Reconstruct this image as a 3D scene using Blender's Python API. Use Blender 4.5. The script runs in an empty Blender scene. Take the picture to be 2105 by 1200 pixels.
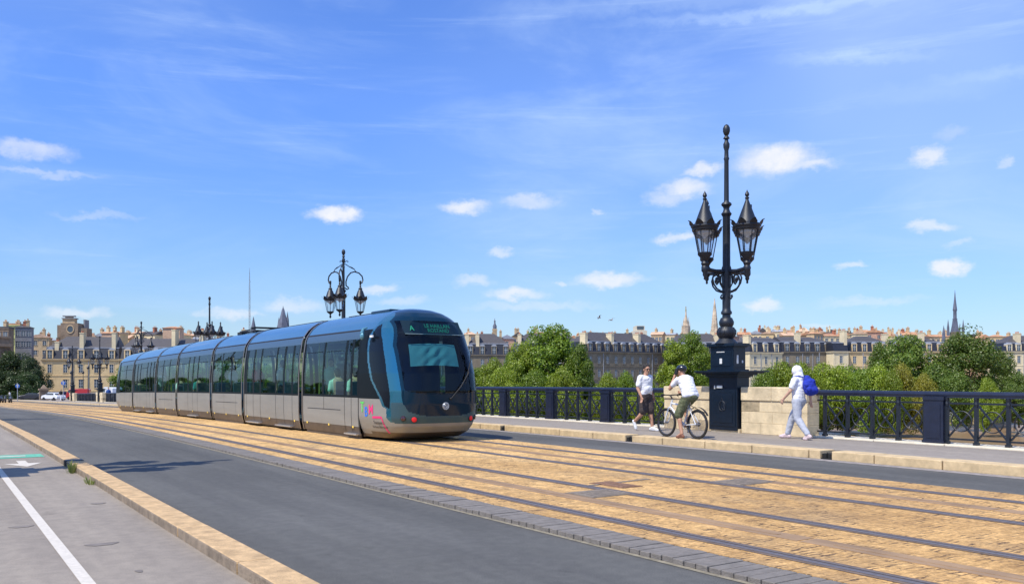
import bpy, bmesh, math, random
import numpy as np
from mathutils import Vector, Matrix, Quaternion
random.seed(7); rng = np.random.default_rng(7)
R = math.radians
S = bpy.context.scene
col = S.collection
TH = R(33.73); CT = math.cos(TH); ST = math.sin(TH); F = 1800.0; EYE = 1.47
# ---------------------------------------------------------------- camera
cam_d = bpy.data.cameras.new('camera'); cam = bpy.data.objects.new('camera', cam_d); col.objects.link(cam)
cam.location = (0, 0, EYE); cam.rotation_euler = (R(90), 0, -TH)
cam_d.sensor_width = 36; cam_d.lens = 36 * F / 2105; cam_d.shift_y = 178 / 2105
cam_d.clip_start = 0.05; cam_d.clip_end = 9000
S.camera = cam
S.view_settings.view_transform = 'Standard'; S.view_settings.look = 'None'
S.view_settings.exposure = 0.1; S.view_settings.gamma = 1
def pdir(px, py=778):
    u = (px - 1052.5) / F; v = (778 - py) / F
    return Vector((ST + u * CT, CT - u * ST, v))
def at(px, py, depth): return Vector((0, 0, EYE)) + depth * pdir(px, py)
# ---------------------------------------------------------------- sun and sky
EL = R(57); PHI = R(10.4)
sdir = Vector((-math.cos(EL) * math.cos(PHI), -math.cos(EL) * math.sin(PHI), math.sin(EL)))
sl = bpy.data.lights.new('sun', 'SUN'); sl.energy = 4.6; sl.angle = R(0.5); sl.color = (1.0, 0.94, 0.82)
so = bpy.data.objects.new('sun', sl); col.objects.link(so); so.rotation_euler = sdir.to_track_quat('Z', 'Y').to_euler(); so.location = (-30, -10, 60)
W = bpy.data.worlds.new('World'); S.world = W; W.use_nodes = True
def world_nodes():
    nt = W.node_tree; N = nt.nodes; L = nt.links; N.clear()
    out = N.new('ShaderNodeOutputWorld'); bg = N.new('ShaderNodeBackground'); L.new(bg.outputs[0], out.inputs[0])
    sky = N.new('ShaderNodeTexSky'); sky.sky_type = 'NISHITA'; sky.sun_disc = False
    sky.sun_elevation = EL; sky.sun_rotation = math.atan2(sdir.x, sdir.y)
    sky.air_density = 1.0; sky.dust_density = 0.4; sky.ozone_density = 2.6
    bg.inputs[1].default_value = 0.13
    tc = N.new('ShaderNodeTexCoord'); sep = N.new('ShaderNodeSeparateXYZ'); L.new(tc.outputs['Generated'], sep.inputs[0])
    def M(op, a, b=None, c=None):
        n = N.new('ShaderNodeMath'); n.operation = op
        for i, v in enumerate((a, b, c)):
            if v is None: continue
            if isinstance(v, (int, float)): n.inputs[i].default_value = v
            else: L.new(v, n.inputs[i])
        return n.outputs[0]
    az = M('ARCTAN2', sep.outputs[0], sep.outputs[1]); el = M('ARCSINE', sep.outputs[2])
    cx = N.new('ShaderNodeCombineXYZ'); L.new(az, cx.inputs[0]); L.new(el, cx.inputs[1])
    def noise(scale, detail, vec, rough=.55, sc=(1, 1, 1), rot=0, dist=0):
        mp = N.new('ShaderNodeMapping'); mp.inputs['Scale'].default_value = sc; mp.inputs['Rotation'].default_value[2] = rot
        L.new(vec, mp.inputs[0])
        n = N.new('ShaderNodeTexNoise'); n.inputs['Scale'].default_value = scale; n.inputs['Detail'].default_value = detail
        n.inputs['Roughness'].default_value = rough; n.inputs['Distortion'].default_value = dist
        L.new(mp.outputs[0], n.inputs[0]); return n
    n1 = noise(34, 6, cx.outputs[0], .62, (1, 1.5, 1))
    v = N.new('ShaderNodeVectorMath'); v.operation = 'MULTIPLY_ADD'
    v.inputs[1].default_value = (.045, .028, 0); v.inputs[2].default_value = (-.0225, -.014, 0)
    L.new(n1.outputs['Color'], v.inputs[0])
    ad = N.new('ShaderNodeVectorMath'); L.new(cx.outputs[0], ad.inputs[0]); L.new(v.outputs[0], ad.inputs[1])
    clouds = [(1595,328,75,26,1),(1660,338,55,12,.75),(1450,346,30,12,.8),(1405,388,48,20,.8),(1370,408,42,14,.5),(1907,318,33,17,.8),
      (2065,330,16,8,.35),(1910,465,45,10,.6),(1950,549,32,15,.95),(1745,546,30,7,.6),(1390,487,42,10,.7),(690,440,48,14,1),
      (955,427,44,12,.8),(1090,415,52,13,.5),(1228,433,12,7,.4),(1030,521,20,8,.5),(975,578,32,10,.5),(1255,576,62,13,.85),
      (1158,582,14,6,.5),(1060,604,50,12,.75),(1568,627,38,10,.75),(60,310,75,17,.55),(90,356,110,7,.3),(155,645,55,10,.6),
      (600,628,55,12,.5),(780,593,32,9,.6),(830,620,50,9,.35),(485,647,50,8,.55),(1790,620,90,9,.3),(1970,504,24,7,.3),(1680,670,40,6,.3),(420,650,20,6,.3),
      (200,445,80,8,.25),(1110,470,60,8,.0),(1100,630,120,9,.3),(1960,275,30,12,.2)]
    acc = None
    for (px, py, w, h, st) in clouds:
        d = pdir(px, py); a = math.atan2(d.x, d.y); e = math.atan2(d.z, math.hypot(d.x, d.y))
        k = 1 / (1 + ((px - 1052) / F) ** 2)
        sa = w / F * k * 1.15; se = h / F * math.sqrt(k) * 1.15
        s1 = N.new('ShaderNodeVectorMath'); s1.operation = 'SUBTRACT'; L.new(ad.outputs[0], s1.inputs[0]); s1.inputs[1].default_value = (a, e, 0)
        s2 = N.new('ShaderNodeVectorMath'); s2.operation = 'MULTIPLY'; L.new(s1.outputs[0], s2.inputs[0]); s2.inputs[1].default_value = (1/sa, 1/se, 0)
        s3 = N.new('ShaderNodeVectorMath'); s3.operation = 'LENGTH'; L.new(s2.outputs[0], s3.inputs[0])
        mr = N.new('ShaderNodeMapRange'); mr.interpolation_type = 'SMOOTHSTEP'; L.new(s3.outputs['Value'], mr.inputs[0])
        mr.inputs[1].default_value = 1.35; mr.inputs[2].default_value = 0.25; mr.inputs[3].default_value = 0; mr.inputs[4].default_value = st
        acc = mr.outputs[0] if acc is None else M('MAXIMUM', acc, mr.outputs[0])
    # thin high cloud streaks
    wa = noise(3.2, 6, cx.outputs[0], .6, (1, 3.2, 1), R(14), .5); wb = noise(1.3, 3, cx.outputs[0], .5, (1, 1.3, 1), R(-35), .3)
    wc = noise(9, 6, cx.outputs[0], .65, (.35, 5, 1), R(-6), .3)
    r1 = N.new('ShaderNodeMapRange'); r1.interpolation_type = 'SMOOTHSTEP'; L.new(wa.outputs[0], r1.inputs[0]); r1.inputs[1].default_value = .42; r1.inputs[2].default_value = .8; r1.inputs[4].default_value = .36
    r2 = N.new('ShaderNodeMapRange'); r2.interpolation_type = 'SMOOTHSTEP'; L.new(wb.outputs[0], r2.inputs[0]); r2.inputs[1].default_value = .35; r2.inputs[2].default_value = .75; r2.inputs[4].default_value = .42
    r3 = N.new('ShaderNodeMapRange'); r3.interpolation_type = 'SMOOTHSTEP'; L.new(wc.outputs[0], r3.inputs[0]); r3.inputs[1].default_value = .52; r3.inputs[2].default_value = .85; r3.inputs[4].default_value = .34
    wisp = M('ADD', M('ADD', r1.outputs[0], r2.outputs[0]), r3.outputs[0])
    for (px, py, w, h, tilt, st) in [(1560,28,330,9,0,.3),(1330,10,300,12,0,.2),(1760,118,190,9,-.085,.22),(2060,150,150,10,-.06,.18),(1900,190,200,16,.0,.1)]:
        d = pdir(px, py); a = math.atan2(d.x, d.y); e = math.atan2(d.z, math.hypot(d.x, d.y))
        k = 1 / (1 + ((px - 1052) / F) ** 2)
        s1 = N.new('ShaderNodeVectorMath'); s1.operation = 'SUBTRACT'; L.new(ad.outputs[0], s1.inputs[0]); s1.inputs[1].default_value = (a, e, 0)
        mp = N.new('ShaderNodeMapping'); mp.inputs['Rotation'].default_value[2] = -tilt; L.new(s1.outputs[0], mp.inputs[0])
        s2 = N.new('ShaderNodeVectorMath'); s2.operation = 'MULTIPLY'; L.new(mp.outputs[0], s2.inputs[0]); s2.inputs[1].default_value = (F/(w*k), F/(h*math.sqrt(k)*1.6), 0)
        s3 = N.new('ShaderNodeVectorMath'); s3.operation = 'LENGTH'; L.new(s2.outputs[0], s3.inputs[0])
        mr = N.new('ShaderNodeMapRange'); mr.interpolation_type = 'SMOOTHSTEP'; L.new(s3.outputs['Value'], mr.inputs[0])
        mr.inputs[1].default_value = 1.3; mr.inputs[2].default_value = 0; mr.inputs[3].default_value = 0; mr.inputs[4].default_value = st
        wisp = M('ADD', wisp, mr.outputs[0])
    wisp = M('MINIMUM', wisp, .75)
    tint = N.new('ShaderNodeMix'); tint.data_type = 'RGBA'; tint.blend_type = 'MULTIPLY'; tint.inputs[0].default_value = 1
    L.new(sky.outputs[0], tint.inputs[6]); tint.inputs[7].default_value = SKYT
    hr = N.new('ShaderNodeValToRGB'); L.new(el, hr.inputs[0]); E_ = hr.color_ramp.elements
    E_[0].position = 0; E_[0].color = (.98, .82, .58, 1); E_[1].position = .3; E_[1].color = (1, 1, 1, 1); e_ = E_.new(.154); e_.color = (1, .92, .8, 1)
    t2 = N.new('ShaderNodeMix'); t2.data_type = 'RGBA'; t2.blend_type = 'MULTIPLY'; t2.inputs[0].default_value = 1; L.new(tint.outputs[2], t2.inputs[6]); L.new(hr.outputs[0], t2.inputs[7]); tint = t2
    # fine break-up of cumulus
    fine = noise(60, 5, cx.outputs[0], .6)
    fr = N.new('ShaderNodeMapRange'); L.new(fine.outputs[0], fr.inputs[0]); fr.inputs[1].default_value = .3; fr.inputs[2].default_value = .65; fr.inputs[3].default_value = .78; fr.inputs[4].default_value = 1.05
    acc = M('MINIMUM', M('MULTIPLY', acc, fr.outputs[0]), 1)
    m1 = N.new('ShaderNodeMix'); m1.data_type = 'RGBA'; L.new(wisp, m1.inputs[0]); L.new(tint.outputs[2], m1.inputs[6]); m1.inputs[7].default_value = (4.4, 5.8, 8.2, 1)
    m2 = N.new('ShaderNodeMix'); m2.data_type = 'RGBA'; L.new(acc, m2.inputs[0]); L.new(m1.outputs[2], m2.inputs[6])
    m2.inputs[7].default_value = (6.6, 6.75, 7.3, 1)
    L.new(m2.outputs[2], bg.inputs[0])
SKYT = (.70, .99, 1.64, 1)
world_nodes()
# ---------------------------------------------------------------- profile of the bridge deck
_ys = np.arange(-60, 420, 1.0)
_sl = np.interp(_ys, [15, 48, 65, 82, 95, 300, 310], [0, -.0158, -.021, -.018, -.0165, -.0165, 0])
_zs = np.concatenate([[0], np.cumsum((_sl[1:] + _sl[:-1]) / 2)])
def zp(y): return float(np.interp(y, _ys, _zs))
# ---------------------------------------------------------------- materials
MATS = {}
def lin(c): return tuple(((x / 255) / 12.92 if x / 255 <= .04045 else ((x / 255 + .055) / 1.055) ** 2.4) for x in c)
def mat(name, c, rough=.6, metal=0, var=.0, vs=4, bump=0, bs=40, spec=.5, coat=0, stretch=(1, 1, 1), c2=None, detail=5, isl=0):
    if name in MATS: return MATS[name]
    m = bpy.data.materials.new(name); m.use_nodes = True; nt = m.node_tree; N = nt.nodes; L = nt.links
    b = N['Principled BSDF']; b.inputs['Roughness'].default_value = rough; b.inputs['Metallic'].default_value = metal
    b.inputs['Base Color'].default_value = (*c, 1); b.inputs['Specular IOR Level'].default_value = spec
    b.inputs['Coat Weight'].default_value = coat; b.inputs['Coat Roughness'].default_value = .06
    if var or c2 or bump or isl:
        tc = N.new('ShaderNodeTexCoord'); mp = N.new('ShaderNodeMapping'); mp.inputs['Scale'].default_value = stretch
        L.new(tc.outputs['Object'], mp.inputs[0])
    if var or c2:
        n = N.new('ShaderNodeTexNoise'); n.inputs['Scale'].default_value = vs; n.inputs['Detail'].default_value = detail; n.inputs['Roughness'].default_value = .65
        L.new(mp.outputs[0], n.inputs[0])
        cr = N.new('ShaderNodeValToRGB'); L.new(n.outputs[0], cr.inputs[0])
        ca = tuple(x * (1 - var) for x in c); cb = c2 if c2 else tuple(min(1, x * (1 + var)) for x in c)
        cr.color_ramp.elements[0].position = .32; cr.color_ramp.elements[0].color = (*ca, 1)
        cr.color_ramp.elements[1].position = .68; cr.color_ramp.elements[1].color = (*cb, 1)
        L.new(cr.outputs[0], b.inputs['Base Color'])
    if bump:
        n = N.new('ShaderNodeTexNoise'); n.inputs['Scale'].default_value = bs; n.inputs['Detail'].default_value = 4
        L.new(mp.outputs[0], n.inputs[0])
        bp = N.new('ShaderNodeBump'); bp.inputs['Strength'].default_value = bump; bp.inputs['Distance'].default_value = .02
        L.new(n.outputs[0], bp.inputs['Height']); L.new(bp.outputs[0], b.inputs['Normal'])
    MATS[name] = m; return m
def leafmat(name, c, c2, tr=.35):
    m = bpy.data.materials.new(name); m.use_nodes = True; nt = m.node_tree; N = nt.nodes; L = nt.links; N.clear()
    out = N.new('ShaderNodeOutputMaterial'); g = N.new('ShaderNodeNewGeometry'); cr = N.new('ShaderNodeValToRGB')
    L.new(g.outputs['Random Per Island'], cr.inputs[0])
    cr.color_ramp.elements[0].color = (*c, 1); cr.color_ramp.elements[1].color = (*c2, 1)
    oi = N.new('ShaderNodeObjectInfo'); hs = N.new('ShaderNodeHueSaturation'); mr = N.new('ShaderNodeMapRange')
    L.new(oi.outputs['Random'], mr.inputs[0]); mr.inputs[3].default_value = .8; mr.inputs[4].default_value = 1.2
    L.new(mr.outputs[0], hs.inputs['Value']); L.new(cr.outputs[0], hs.inputs['Color'])
    d = N.new('ShaderNodeBsdfDiffuse'); t = N.new('ShaderNodeBsdfTranslucent'); gl = N.new('ShaderNodeBsdfGlossy'); gl.inputs['Roughness'].default_value = .45
    L.new(hs.outputs[0], d.inputs[0]); L.new(hs.outputs[0], t.inputs[0])
    mx = N.new('ShaderNodeMixShader'); mx.inputs[0].default_value = tr; L.new(d.outputs[0], mx.inputs[1]); L.new(t.outputs[0], mx.inputs[2])
    m2 = N.new('ShaderNodeMixShader'); m2.inputs[0].default_value = .04; L.new(mx.outputs[0], m2.inputs[1]); L.new(gl.outputs[0], m2.inputs[2])
    L.new(m2.outputs[0], out.inputs[0]); MATS[name] = m; return m
def glassmat(name, tint, fres=1.45, base=.04, rough=.0):
    m = bpy.data.materials.new(name); m.use_nodes = True; nt = m.node_tree; N = nt.nodes; L = nt.links; N.clear()
    out = N.new('ShaderNodeOutputMaterial'); t = N.new('ShaderNodeBsdfTransparent'); t.inputs[0].default_value = (*tint, 1)
    g = N.new('ShaderNodeBsdfGlossy'); g.inputs['Roughness'].default_value = rough; g.inputs[0].default_value = (.85, .92, 1, 1)
    lw = N.new('ShaderNodeLayerWeight'); lw.inputs[0].default_value = .5; pw = N.new('ShaderNodeMath'); pw.operation = 'POWER'; pw.inputs[1].default_value = 4.2; L.new(lw.outputs['Facing'], pw.inputs[0])
    ad = N.new('ShaderNodeMath'); ad.operation = 'MULTIPLY_ADD'; ad.use_clamp = True; ad.inputs[1].default_value = fres; ad.inputs[2].default_value = base; L.new(pw.outputs[0], ad.inputs[0])
    mx = N.new('ShaderNodeMixShader'); L.new(ad.outputs[0], mx.inputs[0]); L.new(t.outputs[0], mx.inputs[1]); L.new(g.outputs[0], mx.inputs[2])
    L.new(mx.outputs[0], out.inputs[0]); MATS[name] = m; return m
def emat(name, c, s):
    m = bpy.data.materials.new(name); m.use_nodes = True; b = m.node_tree.nodes['Principled BSDF']
    b.inputs['Base Color'].default_value = (*c, 1); b.inputs['Emission Color'].default_value = (*c, 1); b.inputs['Emission Strength'].default_value = s
    MATS[name] = m; return m
# ---------------------------------------------------------------- mesh builder
class MB:
    def __init__(s): s.v = []; s.f = []; s.m = []; s.T = Matrix(); s.mi = 0
    def add(s, vs, fs, mi=None):
        o = len(s.v); T = s.T
        s.v += [tuple(T @ Vector(p)) for p in vs]
        s.f += [tuple(i + o for i in f) for f in fs]; s.m += [s.mi if mi is None else mi] * len(fs)
    def box(s, x0, x1, y0, y1, z0, z1, mi=None):
        s.add([(x0,y0,z0),(x1,y0,z0),(x1,y1,z0),(x0,y1,z0),(x0,y0,z1),(x1,y0,z1),(x1,y1,z1),(x0,y1,z1)],
              [(0,3,2,1),(4,5,6,7),(0,1,5,4),(1,2,6,5),(2,3,7,6),(3,0,4,7)], mi)
    def quad(s, a, b, c, d, mi=None): s.add([a, b, c, d], [(0, 1, 2, 3)], mi)
    def bar(s, p, q, w, h=None, up=(0, 0, 1), mi=None):
        p = Vector(p); q = Vector(q); h = h or w; d = (q - p).normalized(); u = Vector(up)
        if abs(d.dot(u)) > .98: u = Vector((0, 1, 0))
        r = d.cross(u).normalized(); u = r.cross(d)
        c = [p - r*w/2 - u*h/2, p + r*w/2 - u*h/2, p + r*w/2 + u*h/2, p - r*w/2 + u*h/2]
        s.add(c + [k + (q - p) for k in c], [(3,2,1,0),(4,5,6,7),(0,1,5,4),(1,2,6,5),(2,3,7,6),(3,0,4,7)], mi)
    def tube(s, path, r, n=8, closed=False, mi=None, caps=True):
        P = [Vector(p) for p in path]; k = len(P); rs = r if isinstance(r, (list, tuple)) else [r] * k
        vs = []; fs = []; prev = None
        for i, p in enumerate(P):
            a = P[i-1] if (i or closed) else P[0]; b = P[(i+1) % k] if (i < k-1 or closed) else P[-1]
            d = (b - a).normalized()
            if prev is None:
                u = Vector((0, 0, 1)) if abs(d.z) < .9 else Vector((1, 0, 0)); u = (u - d*u.dot(d)).normalized()
            else:
                u = prev - d*prev.dot(d); u = u.normalized() if u.length > 1e-6 else prev
            prev = u; w = d.cross(u)
            for j in range(n):
                t = 2*math.pi*j/n; vs.append(p + (u*math.cos(t) + w*math.sin(t))*rs[i])
        kk = k if closed else k-1
        for i in range(kk):
            for j in range(n):
                a = i*n+j; b = i*n+(j+1) % n; c = ((i+1) % k)*n+(j+1) % n; d = ((i+1) % k)*n+j
                fs.append((a, b, c, d))
        if not closed and caps: fs += [tuple(range(n-1, -1, -1)), tuple((k-1)*n+j for j in range(n))]
        s.add(vs, fs, mi)
    def lathe(s, prof, c=(0, 0, 0), n=20, mi=None, ph=0, sq=None):
        vs = []; fs = []
        for (r, z) in prof:
            for j in range(n):
                t = 2*math.pi*(j+ph)/n; vs.append((c[0]+r*math.cos(t), c[1]+r*math.sin(t), c[2]+z))
        for i in range(len(prof)-1):
            for j in range(n):
                fs.append((i*n+j, i*n+(j+1) % n, (i+1)*n+(j+1) % n, (i+1)*n+j))
        fs += [tuple(range(n-1, -1, -1)), tuple((len(prof)-1)*n+j for j in range(n))]
        s.add(vs, fs, mi)
    def ball(s, c, r, n=12, m=8, mi=None, rot=None):
        r = r if isinstance(r, (tuple, list)) else (r, r, r); vs = []; fs = []; c = Vector(c)
        for i in range(m+1):
            a = math.pi*i/m
            for j in range(n):
                t = 2*math.pi*j/n; p = Vector((r[0]*math.sin(a)*math.cos(t), r[1]*math.sin(a)*math.sin(t), r[2]*math.cos(a)))
                if rot is not None: p = rot @ p
                vs.append(c + p)
        for i in range(m):
            for j in range(n): fs.append((i*n+j, (i+1)*n+j, (i+1)*n+(j+1) % n, i*n+(j+1) % n))
        s.add(vs, fs, mi)
    def cone2(s, p, q, r1, r2, n=12):
        s.tube([p, q], [r1, r2], n); s.ball(p, r1, n, 8); s.ball(q, r2, n, 8)
    def pbox(s, x0, x1, z0, z1, y0, y1, step=3.0, mi=None):
        """box that follows the deck's long profile"""
        k = max(1, int(math.ceil((y1 - y0) / step))); vs = []; fs = []
        for i in range(k+1):
            y = y0 + (y1-y0)*i/k; z = zp(y); vs += [(x0,y,z0+z),(x1,y,z0+z),(x1,y,z1+z),(x0,y,z1+z)]
        for i in range(k):
            a = i*4; b = a+4; fs += [(a,a+1,b+1,b),(a+1,a+2,b+2,b+1),(a+2,a+3,b+3,b+2),(a+3,a,b,b+3)]
        fs += [(0,3,2,1), (k*4,k*4+1,k*4+2,k*4+3)]
        s.add(vs, fs, mi)
    def psheet(s, x0, x1, z, y0, y1, step=3.0, mi=None):
        k = max(1, int(math.ceil((y1 - y0) / step))); vs = []; fs = []
        for i in range(k+1):
            y = y0 + (y1-y0)*i/k; vs += [(x0, y, z+zp(y)), (x1, y, z+zp(y))]
        for i in range(k): fs.append((2*i, 2*i+1, 2*i+3, 2*i+2))
        s.add(vs, fs, mi)
    def build(s, name, mats, parent=None, smooth=35, bevel=0):
        me = bpy.data.meshes.new(name); me.from_pydata([tuple(p) for p in s.v], [], s.f)
        ms = mats if isinstance(mats, (list, tuple)) else [mats]
        for m in ms: me.materials.append(m)
        if len(ms) > 1: me.polygons.foreach_set('material_index', s.m)
        if smooth:
            me.polygons.foreach_set('use_smooth', [True]*len(s.f)); me.update(); me.set_sharp_from_angle(angle=R(smooth))
        me.update()
        o = bpy.data.objects.new(name, me); col.objects.link(o)
        if parent is not None: o.parent = parent
        if bevel:
            b = o.modifiers.new('bevel', 'BEVEL'); b.width = bevel; b.segments = 2; b.limit_method = 'ANGLE'; b.angle_limit = R(40)
        return o
def tag(o, label=None, cat=None, group=None, kind=None):
    if label: o['label'] = label
    if cat: o['category'] = cat
    if group: o['group'] = group
    if kind: o['kind'] = kind
    return o
def empty(name, loc, label, cat, rz=0, group=None):
    o = bpy.data.objects.new(name, None); col.objects.link(o); o.location = loc; o.rotation_euler = (0, 0, rz); o.empty_display_size = .3
    return tag(o, label, cat, group)
KIDS = {}
def kids(o):
    return [c for c in col.objects if c.parent == o]
def tree_of(o): return (o, [tree_of(c) for c in kids(o)])
def copy_tree(t, parent=None):
    o, ch = t; c = o.copy(); col.objects.link(c)
    if parent is not None: c.parent = parent
    for k in ch: copy_tree(k, c)
    return c
def struct(mb, name, m, smooth=0, bevel=0): return tag(mb.build(name, m, smooth=smooth, bevel=bevel), kind='structure')
# ================================================================ THE BRIDGE
def sett_mat():
    m = bpy.data.materials.new('tan_setts'); m.use_nodes = True; nt = m.node_tree; N = nt.nodes; L = nt.links; b = N['Principled BSDF']
    tc = N.new('ShaderNodeTexCoord')
    nd = N.new('ShaderNodeTexNoise'); nd.inputs['Scale'].default_value = 5; nd.inputs['Detail'].default_value = 3; L.new(tc.outputs['Object'], nd.inputs[0])
    va = N.new('ShaderNodeVectorMath'); va.operation = 'MULTIPLY_ADD'; va.inputs[1].default_value = (.14, .09, 0); L.new(nd.outputs['Color'], va.inputs[0]); L.new(tc.outputs['Object'], va.inputs[2])
    br = N.new('ShaderNodeTexBrick'); br.inputs['Scale'].default_value = 1; br.inputs['Brick Width'].default_value = .16; br.inputs['Row Height'].default_value = .135
    br.inputs['Mortar Size'].default_value = .011; br.inputs['Mortar Smooth'].default_value = .3; br.inputs['Bias'].default_value = 0
    br.inputs['Color1'].default_value = (.0, .0, .0, 1); br.inputs['Color2'].default_value = (1, 1, 1, 1); br.inputs['Mortar'].default_value = (.5, .5, .5, 1)
    L.new(va.outputs[0], br.inputs[0])
    def nz(sc, de, st=(1, 1, 1), ro=.6):
        mp = N.new('ShaderNodeMapping'); mp.inputs['Scale'].default_value = st; L.new(tc.outputs['Object'], mp.inputs[0])
        n = N.new('ShaderNodeTexNoise'); n.inputs['Scale'].default_value = sc; n.inputs['Detail'].default_value = de; n.inputs['Roughness'].default_value = ro; L.new(mp.outputs[0], n.inputs[0]); return n
    big = nz(.55, 5, (1, .35, 1)); mid = nz(3.0, 4); fi = nz(26, 4)
    def ramp(src, p0, c0, p1, c1):
        r = N.new('ShaderNodeValToRGB'); L.new(src, r.inputs[0]); r.color_ramp.elements[0].position = p0; r.color_ramp.elements[0].color = (*c0, 1)
        r.color_ramp.elements[1].position = p1; r.color_ramp.elements[1].color = (*c1, 1); return r.outputs[0]
    def mixc(f, a, c, mode='MIX'):
        x = N.new('ShaderNodeMix'); x.data_type = 'RGBA'; x.blend_type = mode
        if isinstance(f, float): x.inputs[0].default_value = f
        else: L.new(f, x.inputs[0])
        L.new(a, x.inputs[6]); L.new(c, x.inputs[7]) if not isinstance(c, tuple) else setattr(x.inputs[7], 'default_value', (*c, 1)); return x.outputs[2]
    base = ramp(big.outputs[0], .36, (.60, .385, .15), .62, (.84, .565, .24))
    base = mixc(.55, base, ramp(mid.outputs[0], .3, (.72, .66, .6), .7, (1.15, 1.12, 1.1)), 'MULTIPLY')
    base = mixc(.42, base, ramp(br.outputs['Color'], 0, (.74, .70, .66), 1, (1.2, 1.18, 1.15)), 'MULTIPLY')
    base = mixc(.75, base, ramp(fi.outputs[0], .3, (.62, .57, .5), .68, (1.28, 1.27, 1.25)), 'MULTIPLY')
    base = mixc(.5, base, ramp(nz(7.5, 5, (1, 1.3, 1), .75).outputs[0], .40, (.66, .62, .56), .58, (1.2, 1.2, 1.18)), 'MULTIPLY')
    # open joints: only some of them
    jn = nz(5.5, 6, (.8, 1.3, 1), .75); jr = N.new('ShaderNodeMapRange'); L.new(jn.outputs[0], jr.inputs[0]); jr.inputs[1].default_value = .50; jr.inputs[2].default_value = .60
    jr.inputs[3].default_value = .06; jr.inputs[4].default_value = .95
    def mth(op, a, b=None, c=None):
        n = N.new('ShaderNodeMath'); n.operation = op
        for i, v in enumerate((a, b, c)):
            if v is None: continue
            if isinstance(v, (int, float)): n.inputs[i].default_value = v
            else: L.new(v, n.inputs[i])
        return n.outputs[0]
    sp = N.new('ShaderNodeSeparateXYZ'); L.new(va.outputs[0], sp.inputs[0]); wv = nz(1.6, 3, (1, 1, 1)); 
    rr = mth('PINGPONG', mth('ADD', mth('DIVIDE', sp.outputs[1], .135), mth('MULTIPLY', wv.outputs[0], .9)), .5)
    wd = nz(7, 3, (1, 1, 1)); lw_ = mth('MULTIPLY_ADD', wd.outputs[0], .36, -.075)
    rowj = mth('LESS_THAN', rr, lw_); jf = mth('MAXIMUM', rowj, mth('MULTIPLY', br.outputs['Fac'], .8))
    mu = N.new('ShaderNodeMath'); mu.operation = 'MULTIPLY'; L.new(jf, mu.inputs[0]); L.new(jr.outputs[0], mu.inputs[1])
    gn = nz(1.1, 6, (1, .5, 1), .7); gr = N.new('ShaderNodeMapRange'); L.new(gn.outputs[0], gr.inputs[0]); gr.inputs[1].default_value = .5; gr.inputs[2].default_value = .68; gr.inputs[4].default_value = .5
    base = mixc(gr.outputs[0], base, (.33, .24, .14))
    so_ = N.new('ShaderNodeSeparateXYZ'); L.new(tc.outputs['Object'], so_.inputs[0])
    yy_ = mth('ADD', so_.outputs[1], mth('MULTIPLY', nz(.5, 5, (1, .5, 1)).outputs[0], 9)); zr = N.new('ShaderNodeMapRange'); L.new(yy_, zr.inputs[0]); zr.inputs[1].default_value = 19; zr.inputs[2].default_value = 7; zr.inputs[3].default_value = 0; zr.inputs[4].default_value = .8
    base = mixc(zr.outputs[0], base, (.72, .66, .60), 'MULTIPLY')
    base = mixc(mu.outputs[0], base, (.06, .035, .02))
    L.new(base, b.inputs['Base Color']); b.inputs['Roughness'].default_value = .85
    hm = N.new('ShaderNodeMath'); hm.operation = 'MULTIPLY_ADD'; L.new(br.outputs['Fac'], hm.inputs[0]); hm.inputs[1].default_value = -1.0; L.new(fi.outputs[0], hm.inputs[2])
    h2 = N.new('ShaderNodeMath'); h2.operation = 'MULTIPLY_ADD'; L.new(mid.outputs[0], h2.inputs[0]); h2.inputs[1].default_value = 1.2; L.new(hm.outputs[0], h2.inputs[2])
    bp = N.new('ShaderNodeBump'); bp.inputs['Strength'].default_value = .8; bp.inputs['Distance'].default_value = .02; L.new(h2.outputs[0], bp.inputs['Height']); L.new(bp.outputs[0], b.inputs['Normal'])
    return m
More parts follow.
